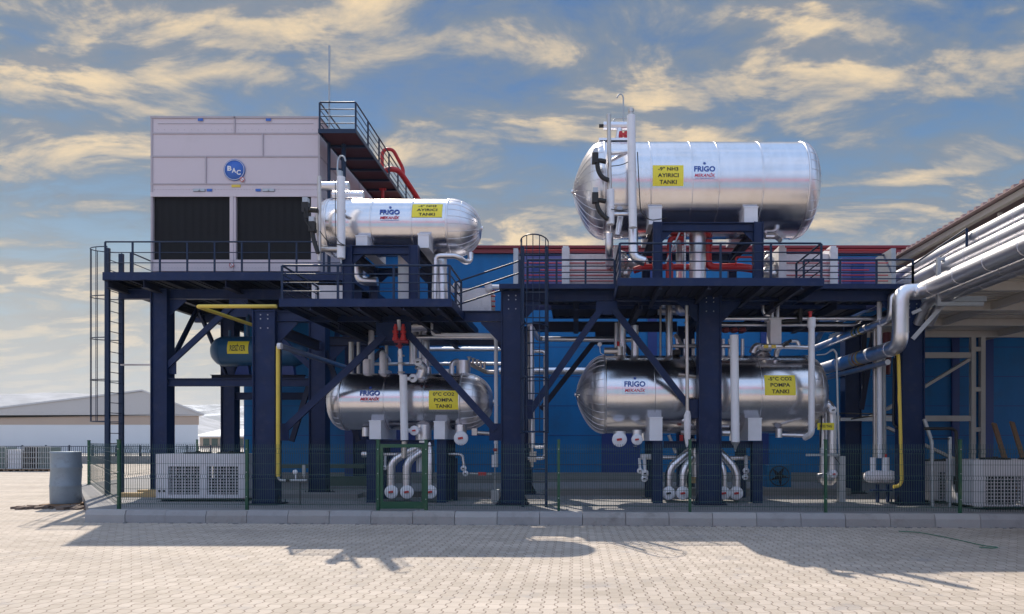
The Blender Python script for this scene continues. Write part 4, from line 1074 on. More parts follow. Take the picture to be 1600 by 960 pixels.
solo('lightning_rod', mb, GALV, 'slim grey lightning rod rising from the corner of the catwalk', 'rod')
root = thing('red_guard_pipe', 'thick red bent pipes looping beside the catwalk, right of the cooling unit', 'pipe', P(620, 310, 25.5))
mb = MB(); mb.tube([P(597, 264, 25), P(597, 240, 25), P(602, 233, 25), P(614, 234, 25.1), P(630, 264, 25.5), P(630, 276, 25.5)], .065, 10, bend=.2)
mb.tube([P(601, 268, 24.9), P(609, 264, 24.9), P(622, 266, 25.1), P(633, 280, 25.5), P(655, 314, 26.5), P(662, 330, 27)], .10, 12, bend=.3)
mb.tube([P(598, 310, 25), P(598, 296, 25)], .06, 8); mb.cyl(P(593, 296, 25), P(603, 296, 25), .05, 8); mb.build('loops', RED, root)

# ================================================================ RECEIVER
root = thing('receiver_vessel', 'blue receiver vessel with a yellow name label, half hidden behind the left front column', 'tank', (-10.6, 22.8, 4.2))
t = dict(y=22.8, z=4.80, r=.50)
mb = MB(); a, b = P(331, 0, 22.8).x, P(480, 0, 22.8).x
mb.lathe([(a, .001), (a+.03, .16), (a+.10, .31), (a+.22, .43), (a+.36, .49), (a+.42, .5), (b-.42, .5), (b-.22, .43), (b-.05, .25), (b, .001)], (0, 22.8, 4.8), (1, 0, 0), 48)
mb.lathe([(a+.42, .50), (a+.425, .505), (a+.445, .505), (a+.45, .5)], (0, 22.8, 4.8), (1, 0, 0), 48); mb.build('shell', BLUET, root)
T5 = dict(y=22.8, z=4.8, r=.50, root=root); label_plate(T5, 355, 388, 534, 553, [('RESİVER', .74)])
mb = MB()
for px in (380, 450):
    x = P(px, 0, 22.8).x; mb.prism([(x-.25, 22.7, 4.0), (x+.25, 22.7, 4.0), (x+.18, 22.7, 4.5), (x-.06, 22.7, 4.5)], (0, .2, 0))
mb.build('saddles', WALLD, root)
mb = MB(); mb.ibeam((a+.1, 22.6, 3.93), (b, 22.6, 3.93), .2, .14); mb.build('support_beam', NAVYD, root)
mb = MB(); mb.ibeam((LX0, 22.8, 3.75), (LX1, 22.8, 3.75), .2, .16); mb.build('cross_beam', NAVYD, root)
for dx, zt_, q in ((.6, 5.5, .05), (1.2, 6.2, .06)): mb = MB(); mb.cyl((a+dx, 22.8, 5.25), (a+dx, 22.8, zt_), q, 10); mb.build('nozzle', BLUET, root)

# ================================================================ PIPEWORK ABOVE AND BETWEEN
# large plate heat exchangers wrapped in foam


def exchanger(label, pxp, px0, px1, Y, pyt, pyb, rods, rod_to, foil=False, depth=.9):
    root = thing('plate_heat_exchanger', label, 'heat exchanger', P((px0+px1)/2, pyb, Y))
    zb, zt = P(0, pyb, Y).z, P(0, pyt, Y).z
    for px in pxp:
        x = P(px, 0, Y).x; mb = MB()
        mb.box(x-.10, x+.10, Y-.10, Y+depth+.1, zb, zt); mb.box(x-.075, x+.075, Y-.06, Y+depth+.05, zt, zt+.06); mb.build('end_plate', FOAM, root)
    x0, x1 = P(px0, 0, Y).x, P(px1, 0, Y).x
    mb = MB(); mb.box(x0+.101, x1-.101, Y, Y+depth, zb+.02, zt-.14); mb.build('plate_pack', FOAM, root)
    xr = P(rod_to, 0, Y).x
    lo, hi = min(x0, xr), max(x1, xr)
    mb = MB()
    for k in rods: z = P(0, k, Y).z; mb.cyl((lo+(.15+.5*(k % 3 == 0) if xr < x0 else 0), Y-.05, z), (hi-(.15+.5*(k % 3 == 0) if xr > x1 else 0), Y-.05, z), .015, 8)
    mb.build('tie_rods', RED, root); mb = MB(); mb.box(lo, hi, Y+depth*.4, Y+depth*.5, zt-.07, zt-.045); mb.build('carrying_bar', RAIL, root)
    mb = MB(); xx = xr; mb.box(xx-.06, xx+.06, Y-.05, Y+depth, zb-.02, zt+.0); mb.build('end_support', GALV, root)
    if foil:
        mb = MB(); x = P(foil, 0, Y).x
        random.seed(11)
        for _ in range(26): c = (x+random.uniform(-.12, .12), Y+random.uniform(-.1, .6), random.uniform(zb+.1, zt-.12)); mb.lathe([(-.12, .001), (-.07, .10), (0, .14), (.07, .10), (.12, .001)], c, (random.uniform(-1, 1), random.uniform(-1, 1), random.uniform(-1, 1)), 9)
        mb.build('foil_wrap', FOIL, root)
    return root


exchanger('white foam wrapped heat exchanger with red rods, between middle caged ladder and right platform', (884, 964), 884, 964, 18.0, 389, 452, (392, 412, 423, 431, 440), 806, 977)
exchanger('white foam wrapped heat exchanger with red tie rods, right of the big upper tank stand', (1221, 1301), 1221, 1301, 18.0, 389, 452, (392, 412, 423, 431, 440), 1395, 1205)
root = thing('foam_block', 'white foam wrapped block behind the left platform railing, left of the tank stand', 'insulation block', P(515, 470, 18.4))
mb = MB(); mb.box(P(489, 0, 18.4).x, P(538, 0, 18.4).x, 18.4, 19.2, 5.02, P(0, 446, 18.4).z); mb.build('block', FOAM, root)
mb = MB(); mb.box(P(487, 0, 18.3).x, P(492, 0, 18.3).x, 18.3, 19.3, 5.02, P(0, 443, 18.3).z); mb.build('end_plate', FOAM, root)
root = thing('foam_block', 'white foam wrapped block with lumpy top corners, just left of the tall middle column', 'insulation block', P(740, 487, 17.6))
mb = MB(); mb.prism([P(712, 488, 17.5), P(768, 488, 17.5), P(766, 447, 17.5), P(758, 450, 17.5), P(720, 451, 17.5), P(714, 446, 17.5)], (0, .9, 0)); mb.build('block', FOAM, root)
mb = MB()
for px, py in ((714, 447), (763, 447), (708, 452), (764, 452)):
    lm = MB(); lm.lathe([(-.1, .001), (-.06, .08), (0, .10), (.06, .08), (.1, .001)], P(px, py, 17.5), (0, 0, 1), 10); lm.build('foam_lump', FOAM, root)
for py in (455, 463, 471, 479): mb.cyl(P(766, py, 17.6), P(774, py, 17.6), .02, 6)
mb.build('rod_ends', RED, root)
# blue equipment cabinet on the walkway
root = thing('blue_cabinet', 'dull blue rectangular cabinet behind the caged ladder on the walkway', 'cabinet', P(845, 450, 19.6))
mb = MB(); mb.box(P(808, 0, 19.6).x, P(878, 0, 19.6).x, 19.6, 20.2, 5.68, P(0, 400, 19.6).z); mb.build('body', mat('violet_blue_paint', (.07, .08, .26), .5), root)
mb = MB(); mb.box(P(830, 0, 19.6).x, P(856, 0, 19.6).x, 19.58, 19.6, 5.9, P(0, 408, 19.6).z); mb.build('door', WALLD, root)
root = thing('blue_cabinet', 'dull blue cabinet at the right end of the walkway beside the heat exchanger', 'cabinet', P(1350, 450, 19.6))
mb = MB(); mb.box(P(1316, 0, 19.6).x, P(1385, 0, 19.6).x, 19.6, 20.2, 5.68, P(0, 402, 19.6).z); mb.build('body', mat('violet_blue_paint', (.07, .08, .26), .5), root)
mb = MB(); mb.box(P(1330, 0, 19.6).x, P(1350, 0, 19.6).x, 19.58, 19.6, 5.9, P(0, 410, 19.6).z); mb.build('door', WALLD, root)

# riser group under the big tank
pipe_thing('thick silver riser pipe dropping from the middle of the largest tank', [P(1090, 362, 17.5), P(1090, 478, 17.5), P(1066, 482, 18.6)], .215, ALUP, .7, 20, .3)
mb = MB(); mb.tube([P(1046, 440, 17.3), P(1046, 378, 17.3), P(1050, 372, 17.3), P(1068, 372, 17.3), P(1068, 380, 17.6)], .065, 10, bend=.12); mb.tube([P(1046, 440, 17.3), P(1046, 412, 17.3)], .10, 10)
solo('red_pipe', mb, RED, 'thin red pipe with a top bend, left of the thick riser under the largest tank', 'pipe')
mb = MB(); mb.tube([P(1106, 380, 17.6), P(1106, 412, 17.6), P(1112, 418, 17.6), P(1160, 418, 17.6), P(1178, 421, 17.6)], .10, 12, bend=.15)
mb.tube([P(1102, 418, 17.6), P(1005, 418, 17.7), P(990, 423, 17.7)], .085, 12, bend=.12); mb.cyl(P(1106, 376, 17.6), P(1106, 386, 17.6), .12, 12)
for a_, b_ in ((1008, 1020), (1150, 1176)): mb.tube([P(a_, 414, 17.5), P(a_, 402, 17.5), P(b_, 402, 17.5), P(b_, 412, 17.5)], .025, 8, bend=.06)
solo('red_header', mb, RED, 'red header pipe running behind the posts of the big tank stand with a raised end', 'pipe')
pipe_thing('fat silver pipe on the deck behind the left post of the big tank stand', [P(965, 412, 18.4), P(1010, 412, 17.9)], .13, ALUP, .5)
pipe_thing('silver vertical pipe between the red pipe and the thick riser', [P(1062, 372, 18.2), P(1062, 440, 18.2)], .10, ALUP, .6)
mb = MB(); mb.cyl(P(1070, 350, 17.0), P(1070, 440, 17.0), .022, 8)
for k in range(18): mb.box(P(1069, 0, 16.97).x, P(1071.5, 0, 16.97).x, 16.96, 16.975, P(0, 360+k*4.3, 17).z, P(0, 358+k*4.3, 17).z)
solo('level_gauge', mb, WHITE, 'thin white level gauge strip in front of the thick riser on the right platform', 'gauge')
mb = MB(); mb.beam(P(1067, 352, 17.1), P(1040, 412, 17.1), .04, .04); mb.beam(P(1075, 352, 17.3), P(1052, 392, 17.3), .04, .04)
solo('stay_rods', mb, GALV, 'pair of slanting grey stay rods under the largest tank left of its riser', 'rod')
# pipework seen below the right platform
pipe_thing('fat silver pipe crossing just under the right platform, left of the central column', [P(1034, 475, 18.8), P(1066, 475, 18.8), P(1086, 490, 19.4)], .12, ALUP, .5)
pipe_thing('second fat silver pipe under the right platform, just below the first', [P(1028, 486, 19.4), P(1086, 486, 19.4)], .12, ALUP, .5)
pipe_thing('fat silver pipe running left under the bay behind the central ladder bay, upper one', [P(828, 510, 17.6), P(842, 530, 19.8), P(1000, 531, 19.8)], .075, ALUP, .9)
root = thing('loop_pipe', 'silver pipe loop with valves hanging behind the caged ladder', 'pipe', P(836, 735, 17.6))
part_pipe(root, [P(829, 511, 17.6), P(831, 700, 17.6)], .085, ALUP, 'down_pipe'); part_pipe(root, [P(833, 549, 17.8), P(852, 549, 17.8), P(852, 716, 17.8), P(836, 716, 17.8)], .05, ALUP, 'loop')
part_pipe(root, [P(836, 699, 17.8), P(850, 699, 17.8)], .035, ALUP, 'branch', step=9); part_pipe(root, [P(825, 716, 17.7), P(840, 716, 17.7)], .05, ALUP, 'branch', step=9)
mb = MB(); mb.cyl(P(831, 700, 17.6), P(831, 730, 17.6), .05, 10); mb.box(P(828, 0, 17.6).x, P(838, 0, 17.6).x, 17.5, 17.7, P(0, 722, 17.6).z, P(0, 706, 17.6).z); mb.build('valve', STEEL, root)
pipe_thing('white pipe lying on the beam between the foam block and the middle column top', [P(766, 449, 17.6), P(872, 449, 17.6)], .06, WHITE, 1.0)
pipe_thing('long silver pipe low along the blue wall behind the middle bay', [P(780, 580, 24), P(985, 580, 24)], .13, ALUP, 1.2)
pipe_thing('long thin silver pipe along the blue wall above the lower left tank', [P(655, 546, 22), P(812, 546, 22)], .07, ALUP, 1.4)
pipe_thing('thin silver pipe crossing behind the lower left tank top, lower one', [P(575, 569, 21), P(805, 569, 21)], .055, ALUP, 1.4)
pipe_thing('slim silver pipe bent down beside the tall middle column over the lower left tank', [P(676, 500, 17.9), P(676, 523, 17.9), P(770, 524, 17.9), P(775, 530, 17.9), P(775, 668, 17.9), P(775, 716, 17.9)], .05, WHITE, 1.2, bend=.10)
pipe_thing('thicker silver pipe crossing above the lower left tank, ends behind the middle column', [P(632, 527, 18.2), P(776, 527, 18.2)], .065, ALUP, 1.2)
root = thing('filter_pot', 'small white cylinder with a red valve hanging left of the tall middle column foot', 'filter', P(773, 790, 17.9))
part_pipe(root, [P(773, 711, 17.9), P(773, 730, 17.9)], .085, WHITE, 'pot', step=9)
mb = MB(); mb.cyl(P(773, 731, 17.9), P(773, 770, 17.9), .02, 8); mb.box(P(768, 0, 17.9).x, P(780, 0, 17.9).x, 17.8, 18.0, ZG, P(0, 765, 17.9).z); mb.build('stand', GALV, root)
mb = MB(); mb.cyl(P(771, 703, 17.85), P(777, 703, 17.85), .04, 8); mb.build('valve', RED, root)
root = thing('silver_duct', 'short fat silver vessel tucked under the beam right of the red relief valve', 'vessel', P(655, 520, 18.6))
part_pipe(root, [P(641, 508, 18.6), P(668, 508, 18.6)], .19, ALUP, 'shell', step=9); part_pipe(root, [P(646, 515, 18.7), P(646, 570, 18.7)], .11, ALUP, 'down_pipe'); part_pipe(root, [P(664, 515, 18.9), P(664, 575, 18.9)], .13, ALUP, 'down_pipe')
part_pipe(root, [P(657, 515, 18.6), P(657, 560, 18.6)], .05, ALUP, 'down_pipe')
pipe_thing('pale pipe pair hanging from the deck above the lower left tank, left one', [P(549, 535, 19.5), P(549, 590, 19.5)], .075, STEEL, 9)
pipe_thing('pale pipe hanging from the deck above the lower left tank, second from left', [P(560, 535, 19.5), P(560, 585, 19.5)], .05, STEEL, 9)
pipe_thing('white pipe rising above the lower left tank behind the brace gusset', [P(580, 505, 19.5), P(580, 586, 19.5)], .085, WHITE, .8)
pipe_thing('thin grey pipe standing above the middle of the lower left tank', [P(604, 540, 19.5), P(604, 586, 19.5)], .045, STEEL, 9)
# pipes under the deck behind the platforms: ducts along the walkway underside
for k, (py, r_, Y_, lab) in enumerate(((498, .055, 17.9, 'upper'), (508, .045, 18.3, 'lower'))):
    pipe_thing('long horizontal silver pipe right of the central column, %s of the pair' % lab, [P(1124, py, Y_), P(1385 if k == 0 else 1335, py, Y_), P(1396 if k == 0 else 1345, py-8, Y_+.1)], r_, ALUP, 1.1)
root = thing('foam_valve_block', 'white foam wrapped valve block hung under the right platform over the lower right tank', 'valve', P(1212, 540, 17.8))
mb = MB(); mb.box(P(1204, 0, 17.8).x, P(1221, 0, 17.8).x, 17.8, 18.15, P(0, 540, 17.8).z, P(0, 498, 17.8).z); mb.box(P(1201, 0, 17.8).x, P(1224, 0, 17.8).x, 17.75, 18.2, P(0, 500, 17.8).z, P(0, 497, 17.8).z); mb.build('block', FOAM, root)
part_pipe(root, [P(1206, 498, 17.9), P(1206, 470, 17.9)], .055, ALUP, 'riser', step=9); part_pipe(root, [P(1215, 498, 17.9), P(1215, 470, 17.9)], .055, ALUP, 'riser', step=9)
part_pipe(root, [P(1202, 494, 17.95), P(1196, 492, 17.95), P(1193, 486, 17.95), P(1193, 468, 17.95)], .06, ALUP, 'riser', bend=.12, step=9)
mb = MB(); mb.cyl(P(1222, 503, 17.8), P(1250, 502, 17.8), .06, 12); mb.box(P(1247, 0, 17.8).x, P(1252, 0, 17.8).x, 17.7, 17.9, P(0, 505, 17.8).z, P(0, 484, 17.8).z); mb.beam(P(1240, 489, 17.8), P(1251, 483, 17.8), .05, .05); mb.build('black_valve', BLACK, root)
root = thing('branch_line', 'silver branch line with a black lever over the right end of the lower right tank', 'pipe', P(1230, 556, 17.7))
part_pipe(root, [P(1190, 541, 17.7), P(1262, 543, 17.7)], .06, ALUP, 'line'); part_pipe(root, [P(1213, 556, 18.0), P(1214, 546, 17.9), P(1232, 536, 17.8)], .07, ALUP, 'elbow', bend=.1, step=9)
part_pipe(root, [P(1236, 534, 17.7), P(1246, 533, 17.7), P(1249, 542, 17.7)], .05, ALUP, 'loop', bend=.1, step=9)
mb = MB(); mb.beam(P(1224, 541, 17.6), P(1236, 532, 17.6), .06, .07); mb.build('lever', BLACK, root)
mb = MB(); mb.box(P(1194, 0, 17.6).x, P(1201, 0, 17.6).x, 17.62, 17.635, P(0, 544, 17.6).z, P(0, 539, 17.6).z); mb.box(P(1206, 0, 17.6).x, P(1213, 0, 17.6).x, 17.62, 17.635, P(0, 544, 17.6).z, P(0, 539, 17.6).z); mb.build('yellow_band', YEL, root)

# ---- two diagonal-looking headers that run back beside the right tank


def stickers(root, c, d, r_, col2):
    d = Vector(d).normalized(); mb = MB(); mb2 = MB()
    for k in (-1, 0, 1):
        a_ = Vector(c)+d*k*.22
        (mb2 if k == 0 else mb).tube([a_-d*.05, a_+d*.05], r_+.004, 16, caps=False)
    mb.build('yellow_band', YEL, root); mb2.build('arrow_band', col2, root)


D3 = .10
root = thing('header_pipe', 'silver header pipe running back past the right tank with yellow bands, upper one', 'pipe', P(1393, 500, 17.0))
pts = [P(1404, 458, 17.0), P(1394, 462, 17.0), P(1393, 498, 17.0), (P(1393, 0, 17.0).x, 22.5, P(0, 498, 17.0).z)]
part_pipe(root, pts, .105, ALUP, 'jacket', bend=.22); stickers(root, (pts[2].x, 19.0, pts[2].z), (0, 1, 0), .105, GREEN)
root = thing('header_pipe', 'fat silver header pipe with orange bands running back past the right tank, lower one', 'pipe', P(1407, 545, 16.2))
xa = P(1440, 0, 16.2).x
pts = [(xa, 6.5, P(0, 456, 16.2).z), (xa, 16.2, P(0, 456, 16.2).z), (P(1407, 0, 16.2).x, 16.2, P(0, 456, 16.2).z), (P(1407, 0, 16.2).x, 16.2, P(0, 541, 16.2).z), (P(1407, 0, 16.2).x+.0, 22.5, P(0, 541, 16.2).z)]
part_pipe(root, pts, .185, ALUP, 'jacket', bend=.34, seg=20, step=1.2); stickers(root, (P(1407, 0, 16.2).x, 18.6, pts[3][2]), (0, 1, 0), .185, mat('orange_band', (.55, .25, .03)))
XP = P(1407, 0, 16.2).x
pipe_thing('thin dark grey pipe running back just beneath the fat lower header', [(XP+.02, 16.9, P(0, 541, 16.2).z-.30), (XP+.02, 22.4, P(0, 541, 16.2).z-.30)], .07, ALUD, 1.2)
# ---- pipe bundle along the canopy edge
bund = [(9.02, .511, .17, 'topmost silver pipe of the bundle along the canopy edge', ALUP), (8.95, .490, .055, 'thin silver pipe between the two upper pipes of the canopy bundle', ALUP),
        (8.72, .474, .18, 'second large silver pipe from the top of the bundle along the canopy edge', ALUP), (8.80, .452, .055, 'thin pipe just below the second large pipe of the canopy bundle', ALUP),
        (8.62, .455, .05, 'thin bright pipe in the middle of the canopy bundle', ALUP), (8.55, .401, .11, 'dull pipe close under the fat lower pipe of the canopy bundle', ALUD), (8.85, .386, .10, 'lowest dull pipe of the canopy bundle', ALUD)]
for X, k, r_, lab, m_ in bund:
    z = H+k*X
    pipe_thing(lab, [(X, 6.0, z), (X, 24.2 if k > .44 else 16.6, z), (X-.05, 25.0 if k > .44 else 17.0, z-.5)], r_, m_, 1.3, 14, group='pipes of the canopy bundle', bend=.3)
# hanger frames of the bundle
for Y_, lab in ((15.9, 'grey goal-post hanger standing in the pipe bundle behind the fat lower pipe'),):
    mb = MB(); z0 = 5.05; mb.box(8.42, 8.50, Y_, Y_+.08, z0, 6.02); mb.box(8.42, 8.9, Y_, Y_+.08, 6.02, 6.09); mb.box(8.42, 9.5, Y_, Y_+.08, z0-.09, z0)
    solo('pipe_hanger', mb, GALV, lab, 'hanger')
# bracket arm on the right column
root = thing('bracket_arm', 'grey bracket arm with a sloping strut fixed to the right column under the fat pipe', 'bracket', (8.8, 16.9, 4.4))
za = P(0, 468, 16.6).z
mb = MB(); mb.box(P(1443, 0, 16.6).x, P(1540, 0, 16.6).x, 16.55, 16.70, za-.06, za+.07); mb.build('arm', GALV, root)
mb = MB(); mb.beam(P(1478, 472, 16.6), P(1426, 530, 16.9), .10, .10); mb.beam(P(1425, 490, 16.8), P(1462, 474, 16.6), .08, .08); mb.build('strut', GALV, root)

# ================================================================ CANOPY at the right
root = thing('canopy', 'cream steel loading canopy with a ribbed roof sloping away at the upper right', 'canopy', (14, 20, .2))
ex, ezt = 9.35, 7.15
mb = MB(); mb.box(ex, ex+.14, 4.0, YB-.22, ezt-.17, ezt-.04); mb.build('eave_channel', CREAM, root)
mb = MB()
for i, (dx, z) in enumerate(((.35, 6.93), (.9, 6.80), (1.6, 6.75))): mb.box(ex+dx, ex+dx+.10, 4.0, YB-.22, z-.10, z)
mb.build('purlins', CREAM, root)
mb = MB()
y = 4.0
while y < YB-.3:      # ribbed roof sheet, ribs run across
    mb.prism([(ex-.16, y, ezt-.03), (ex-.16, y+.27, ezt-.03), (ex+9, y+.27, ezt+1.2), (ex+9, y, ezt+1.2)], (0, 0, .02))
    mb.prism([(ex-.16, y+.08, ezt-.01), (ex-.16, y+.17, ezt-.01), (ex+9, y+.17, ezt+1.22), (ex+9, y+.08, ezt+1.22)], (0, 0, .06)); y += .27
mb.build('roof_sheet', PINKR, root)
mb = MB(); zc2 = 5.66
y = 4.0
while y < YB-.3: mb.box(ex+.25, 22, y, y+.16, zc2+.13, zc2+.16); mb.box(ex+.25, 22, y+.16, y+.30, zc2+.16, zc2+.18); y += .30
mb.build('soffit_sheet', ROOFS, root)
mb = MB()
for y in (8, 11, 14, 17, 19.6, 22.2, 24.6): mb.box(ex+.2, 22, y, y+.16, zc2-.10, zc2+.125)
for x in (11.9, 15.2, 18.5): mb.box(x, x+.14, 4, YB-.25, zc2-.08, zc2+.12)
mb.build('rafters', CREAM, root)
mb = MB(); mb.box(ex+.18, ex+.30, 4, YB-.25, zc2-.12, zc2+.10)
y = 5.0
while y < 25: mb.box(ex+.2, ex+.28, y, y+.08, zc2+.10, ezt-.18); y += 2.6
mb.build('edge_truss', CREAM, root)
# lattice column and bracing at the wall
yc = 24.6; lx0, lx1 = P(1518, 0, yc).x, P(1540, 0, yc).x
mb = MB(); mb.box(lx0, lx0+.16, yc, yc+.16, .2, zc2-.1); mb.box(lx1-.16, lx1, yc, yc+.16, .2, zc2-.1)
for z in (.9, 2.15, 3.6, 5.05): mb.box(lx0+.16, lx1-.16, yc+.02, yc+.14, z, z+.16)
mb.build('lattice_column', CREAM, root)
for py in (555, 654):
    z = P(0, py, yc).z; mb = MB(); mb.box(P(1300, 0, yc).x if py > 600 else P(1400, 0, yc).x, lx0, yc+.02, yc+.14, z-.10, z+.10); mb.build('bracing', CREAM, root)
mb = MB(); nd = P(1405, 652, yc)
for a_, b_ in (((1514, 562), (1385, 640)), ((1385, 668), (1500, 722))): mb.beam(P(*a_, yc+.08), P(*b_, yc+.08), .10, .20, up=(0, 1, 0))
mb.build('bracing', CREAM, root)

# ================================================================ RIGHT BAY equipment
root = thing('filter_vessel', 'white horizontal pot with tall silver riser pipes beside the yellow gas pipe at the right', 'vessel', P(1376, 790, 17.6))
mb = MB(); mb.lathe([(-.43, .001), (-.40, .10), (-.32, .15), (-.2, .165), (-.05, .165), (0, .15), (.05, .165), (.25, .165), (.36, .14), (.43, .07), (.44, .001)], P(1376, 745, 17.6), (1, 0, 0), 24); mb.build('pot', FOAM, root)
part_pipe(root, [P(1364, 715, 17.6), P(1364, 738, 17.6)], .075, WHITE, 'riser_base', step=9); part_pipe(root, [P(1384, 715, 17.6), P(1384, 738, 17.6)], .095, WHITE, 'riser_base', step=9)
part_pipe(root, [P(1374, 470, 17.6), P(1375, 716, 17.6)], .06, WHITE, 'riser', step=1.2); part_pipe(root, [P(1367, 500, 18.2), P(1367, 716, 18.2)], .055, STEEL, 'riser', step=9); part_pipe(root, [P(1381, 560, 17.8), P(1382, 716, 17.8)], .045, GALV, 'riser', step=9)
mb = MB(); mb.tube([P(1386, 520, 18), P(1386, 560, 18), P(1384, 585, 18)], .11, 10, bend=.1); mb.build('dark_valve', mat('dark_maroon_valve', (.12, .02, .03), .5), root)
mb = MB(); mb.cyl(P(1384, 715, 17.6), P(1384, 710, 17.6), .03, 8); mb.build('red_cap', RED, root)
mb = MB()
for px, a_ in ((1371, 757), (1387, 757)): mb.box(P(px-1.5, 0, 17.6).x, P(px+1.5, 0, 17.6).x, 17.55, 17.65, ZG, P(0, a_, 17.6).z)
mb.box(P(1361, 0, 17.6).x, P(1392, 0, 17.6).x, 17.5, 17.7, P(0, 768, 17.6).z, P(0, 765, 17.6).z); mb.build('stand', NAVY, root)
mb = MB(); mb.tube([P(1388, 553, 18.4), P(1398, 552, 17.0), P(1403, 553, 16.8), P(1404, 562, 16.8), P(1409, 752, 16.8), P(1405, 760, 16.8), P(1396, 761, 16.8)], .042, 10, bend=.08)
o = solo('gas_pipe', mb, YEL, 'yellow gas pipe dropping beside the right front column', 'pipe')
root = thing('gas_pipe', 'yellow gas pipe with pressure gauges at its foot beside the left front column', 'pipe', P(437, 790, 17.2))
mb = MB(); mb.tube([P(434.5, 541, 16.9), P(434.5, 745, 16.9)], .05, 10); mb.build('pipe', YEL, root)
mb = MB(); mb.tube([P(434.5, 745, 16.9), P(437, 751, 16.9), P(480, 751, 16.9)], .032, 10, bend=.08); mb.build('foot_line', GALV, root); mb = MB(); mb.tube([P(437, 541, 16.9), (P(437, 0, 16.9).x, 21.8, P(0, 541, 16.9).z)], .07, 12); mb.build('rear_run', ALUD, root); mb = MB()
mb.cyl(P(475, 751, 16.9), P(475, 744, 16.9), .015, 8); mb.cyl(P(475, 744, 16.9), P(475, 727, 16.9), .04, 10)
mb.build('relief_cap', GALV, root)
mb = MB(); mb.cyl(P(462, 751, 16.9), P(462, 742, 16.9), .015, 8); mb.lathe([(0, .001), (0, .06), (.03, .06), (.031, .001)], P(461, 738, 16.87), (0, 1, 0), 18); mb.build('pressure_gauge', WHITE, root)
mb = MB(); mb.cyl(P(434.5, 541, 16.85), P(440, 541, 16.85), .08, 12); mb.build('collar', WHITE, root)
mb = MB(); mb.box(P(448, 0, 16.9).x, P(453, 0, 16.9).x, 16.85, 16.95, P(0, 753, 16.9).z, P(0, 749, 16.9).z); mb.cyl(P(469, 751, 16.95), P(469, 790, 16.95), .012, 6); mb.build('valve_handle', BLACK, root)
mb = MB(); mb.tube([(P(432, 0, 17.6).x, 17.6, P(0, 479, 17.6).z), (P(308, 0, 17.6).x, 17.6, P(0, 479, 17.6).z), (P(308, 0, 17.6).x, 22, P(0, 479, 17.6).z+.05)], .05, 10, bend=.1)
solo('gas_pipe', mb, YEL, 'yellow gas pipe bent under the upper left deck, left of the left front column', 'pipe')

root = thing('oil_separator', 'pair of tall silver vessels with round end covers right of the lower right tank', 'vessel', P(1297, 785, 17.8))
part_pipe(root, [P(1283, 628, 18.1), P(1296, 632, 18.0), P(1300, 650, 18.0), P(1300, 740, 18.0)], .12, ALUP, 'vessel', bend=.25, step=.5); part_pipe(root, [P(1286, 640, 18.3), P(1286, 742, 18.3)], .10, ALUP, 'vessel', step=.5)
mb = MB(); mb.lathe([(0, .14), (.12, .25), (.25, .27), (.30, .26), (.32, .001)], P(1293, 758, 18.2), (0, 0, 1), 24); mb.build('bowl', ALUP, root)
flange(root, 1302, 641, 17.7, .10, .2, False); flange(root, 1303, 741, 17.7, .10, .2)
mb = MB(); mb.box(P(1278, 0, 17.8).x, P(1304, 0, 17.8).x, 17.83, 17.84, P(0, 672, 17.8).z, P(0, 661, 17.8).z); pl = mb.build('label_plate', YELL, root)
mb = MB(); flat_text(mb, 'CO2 YAG', P(1291, 0, 17.8).x, 17.826, P(0, 666, 17.8).z, .32, .07, .03); mb.build('lettering', BLKTX, pl)
mb = MB(); mb.box(P(1260, 0, 17.7).x, P(1312, 0, 17.7).x, 17.72, 17.78, P(0, 713, 17.7).z, P(0, 709, 17.7).z); mb.box(P(1312, 0, 17.7).x, P(1321, 0, 17.7).x, 17.7, 17.9, ZG, P(0, 713, 17.7).z)
mb.tube([P(1297, 549, 17.7), P(1302, 546, 17.7), P(1307, 552, 17.7), P(1311, 712, 17.7)], .03, 8, bend=.06); mb.tube([P(1276, 555, 17.7), P(1290, 554, 17.7), P(1300, 547, 17.7)], .018, 8, bend=.05); mb.build('grey_frame', GALV, root)
mb = MB(); mb.tube([P(1284, 640, 17.75), P(1282, 700, 17.75)], .02, 8); mb.tube([P(1285, 634, 17.7), P(1296, 628, 17.75), P(1303, 636, 17.7)], .01, 6, bend=.1); mb.tube([P(1304, 714, 17.7), P(1312, 725, 17.7), P(1322, 745, 17.8)], .01, 6, bend=.1); mb.build('cable', BLACK, root)

root = thing('wall_fan_unit', 'blue condenser unit with round black fan against the wall under the lower right tank', 'fan unit', P(1218, 770, 20.6))
mb = MB(); mb.box(P(1198, 0, 20.6).x, P(1236, 0, 20.6).x, 20.6, 21.1, P(0, 762, 20.6).z, P(0, 727, 20.6).z); mb.build('housing', WALLB, root)
fc = P(1218, 744, 20.58)
mb = MB(); mb.lathe([(0, .29), (.0, .31), (.06, .31), (.06, .29)], fc, (0, 1, 0), 30); mb.lathe([(.05, .001), (.05, .29)], fc, (0, 1, 0), 30); mb.build('fan_shroud', BLACK, root)
mb = MB()
for k in range(4): mb.torus(fc+Vector((0, -.005, 0)), (0, 1, 0), .07+.07*k, .004, 26, 4)
mb.cyl(fc+Vector((0, -.01, 0)), fc+Vector((0, .03, 0)), .05, 12)
for k in range(5): a_ = k*2*math.pi/5; mb.obox(fc+Vector((math.cos(a_)*.15, .02, math.sin(a_)*.15)), (math.cos(a_)*.12, .01, math.sin(a_)*.12), (0, .004, 0), (-math.sin(a_)*.06, .01, math.cos(a_)*.06))
mb.build('fan_grille', NAVYD, root)


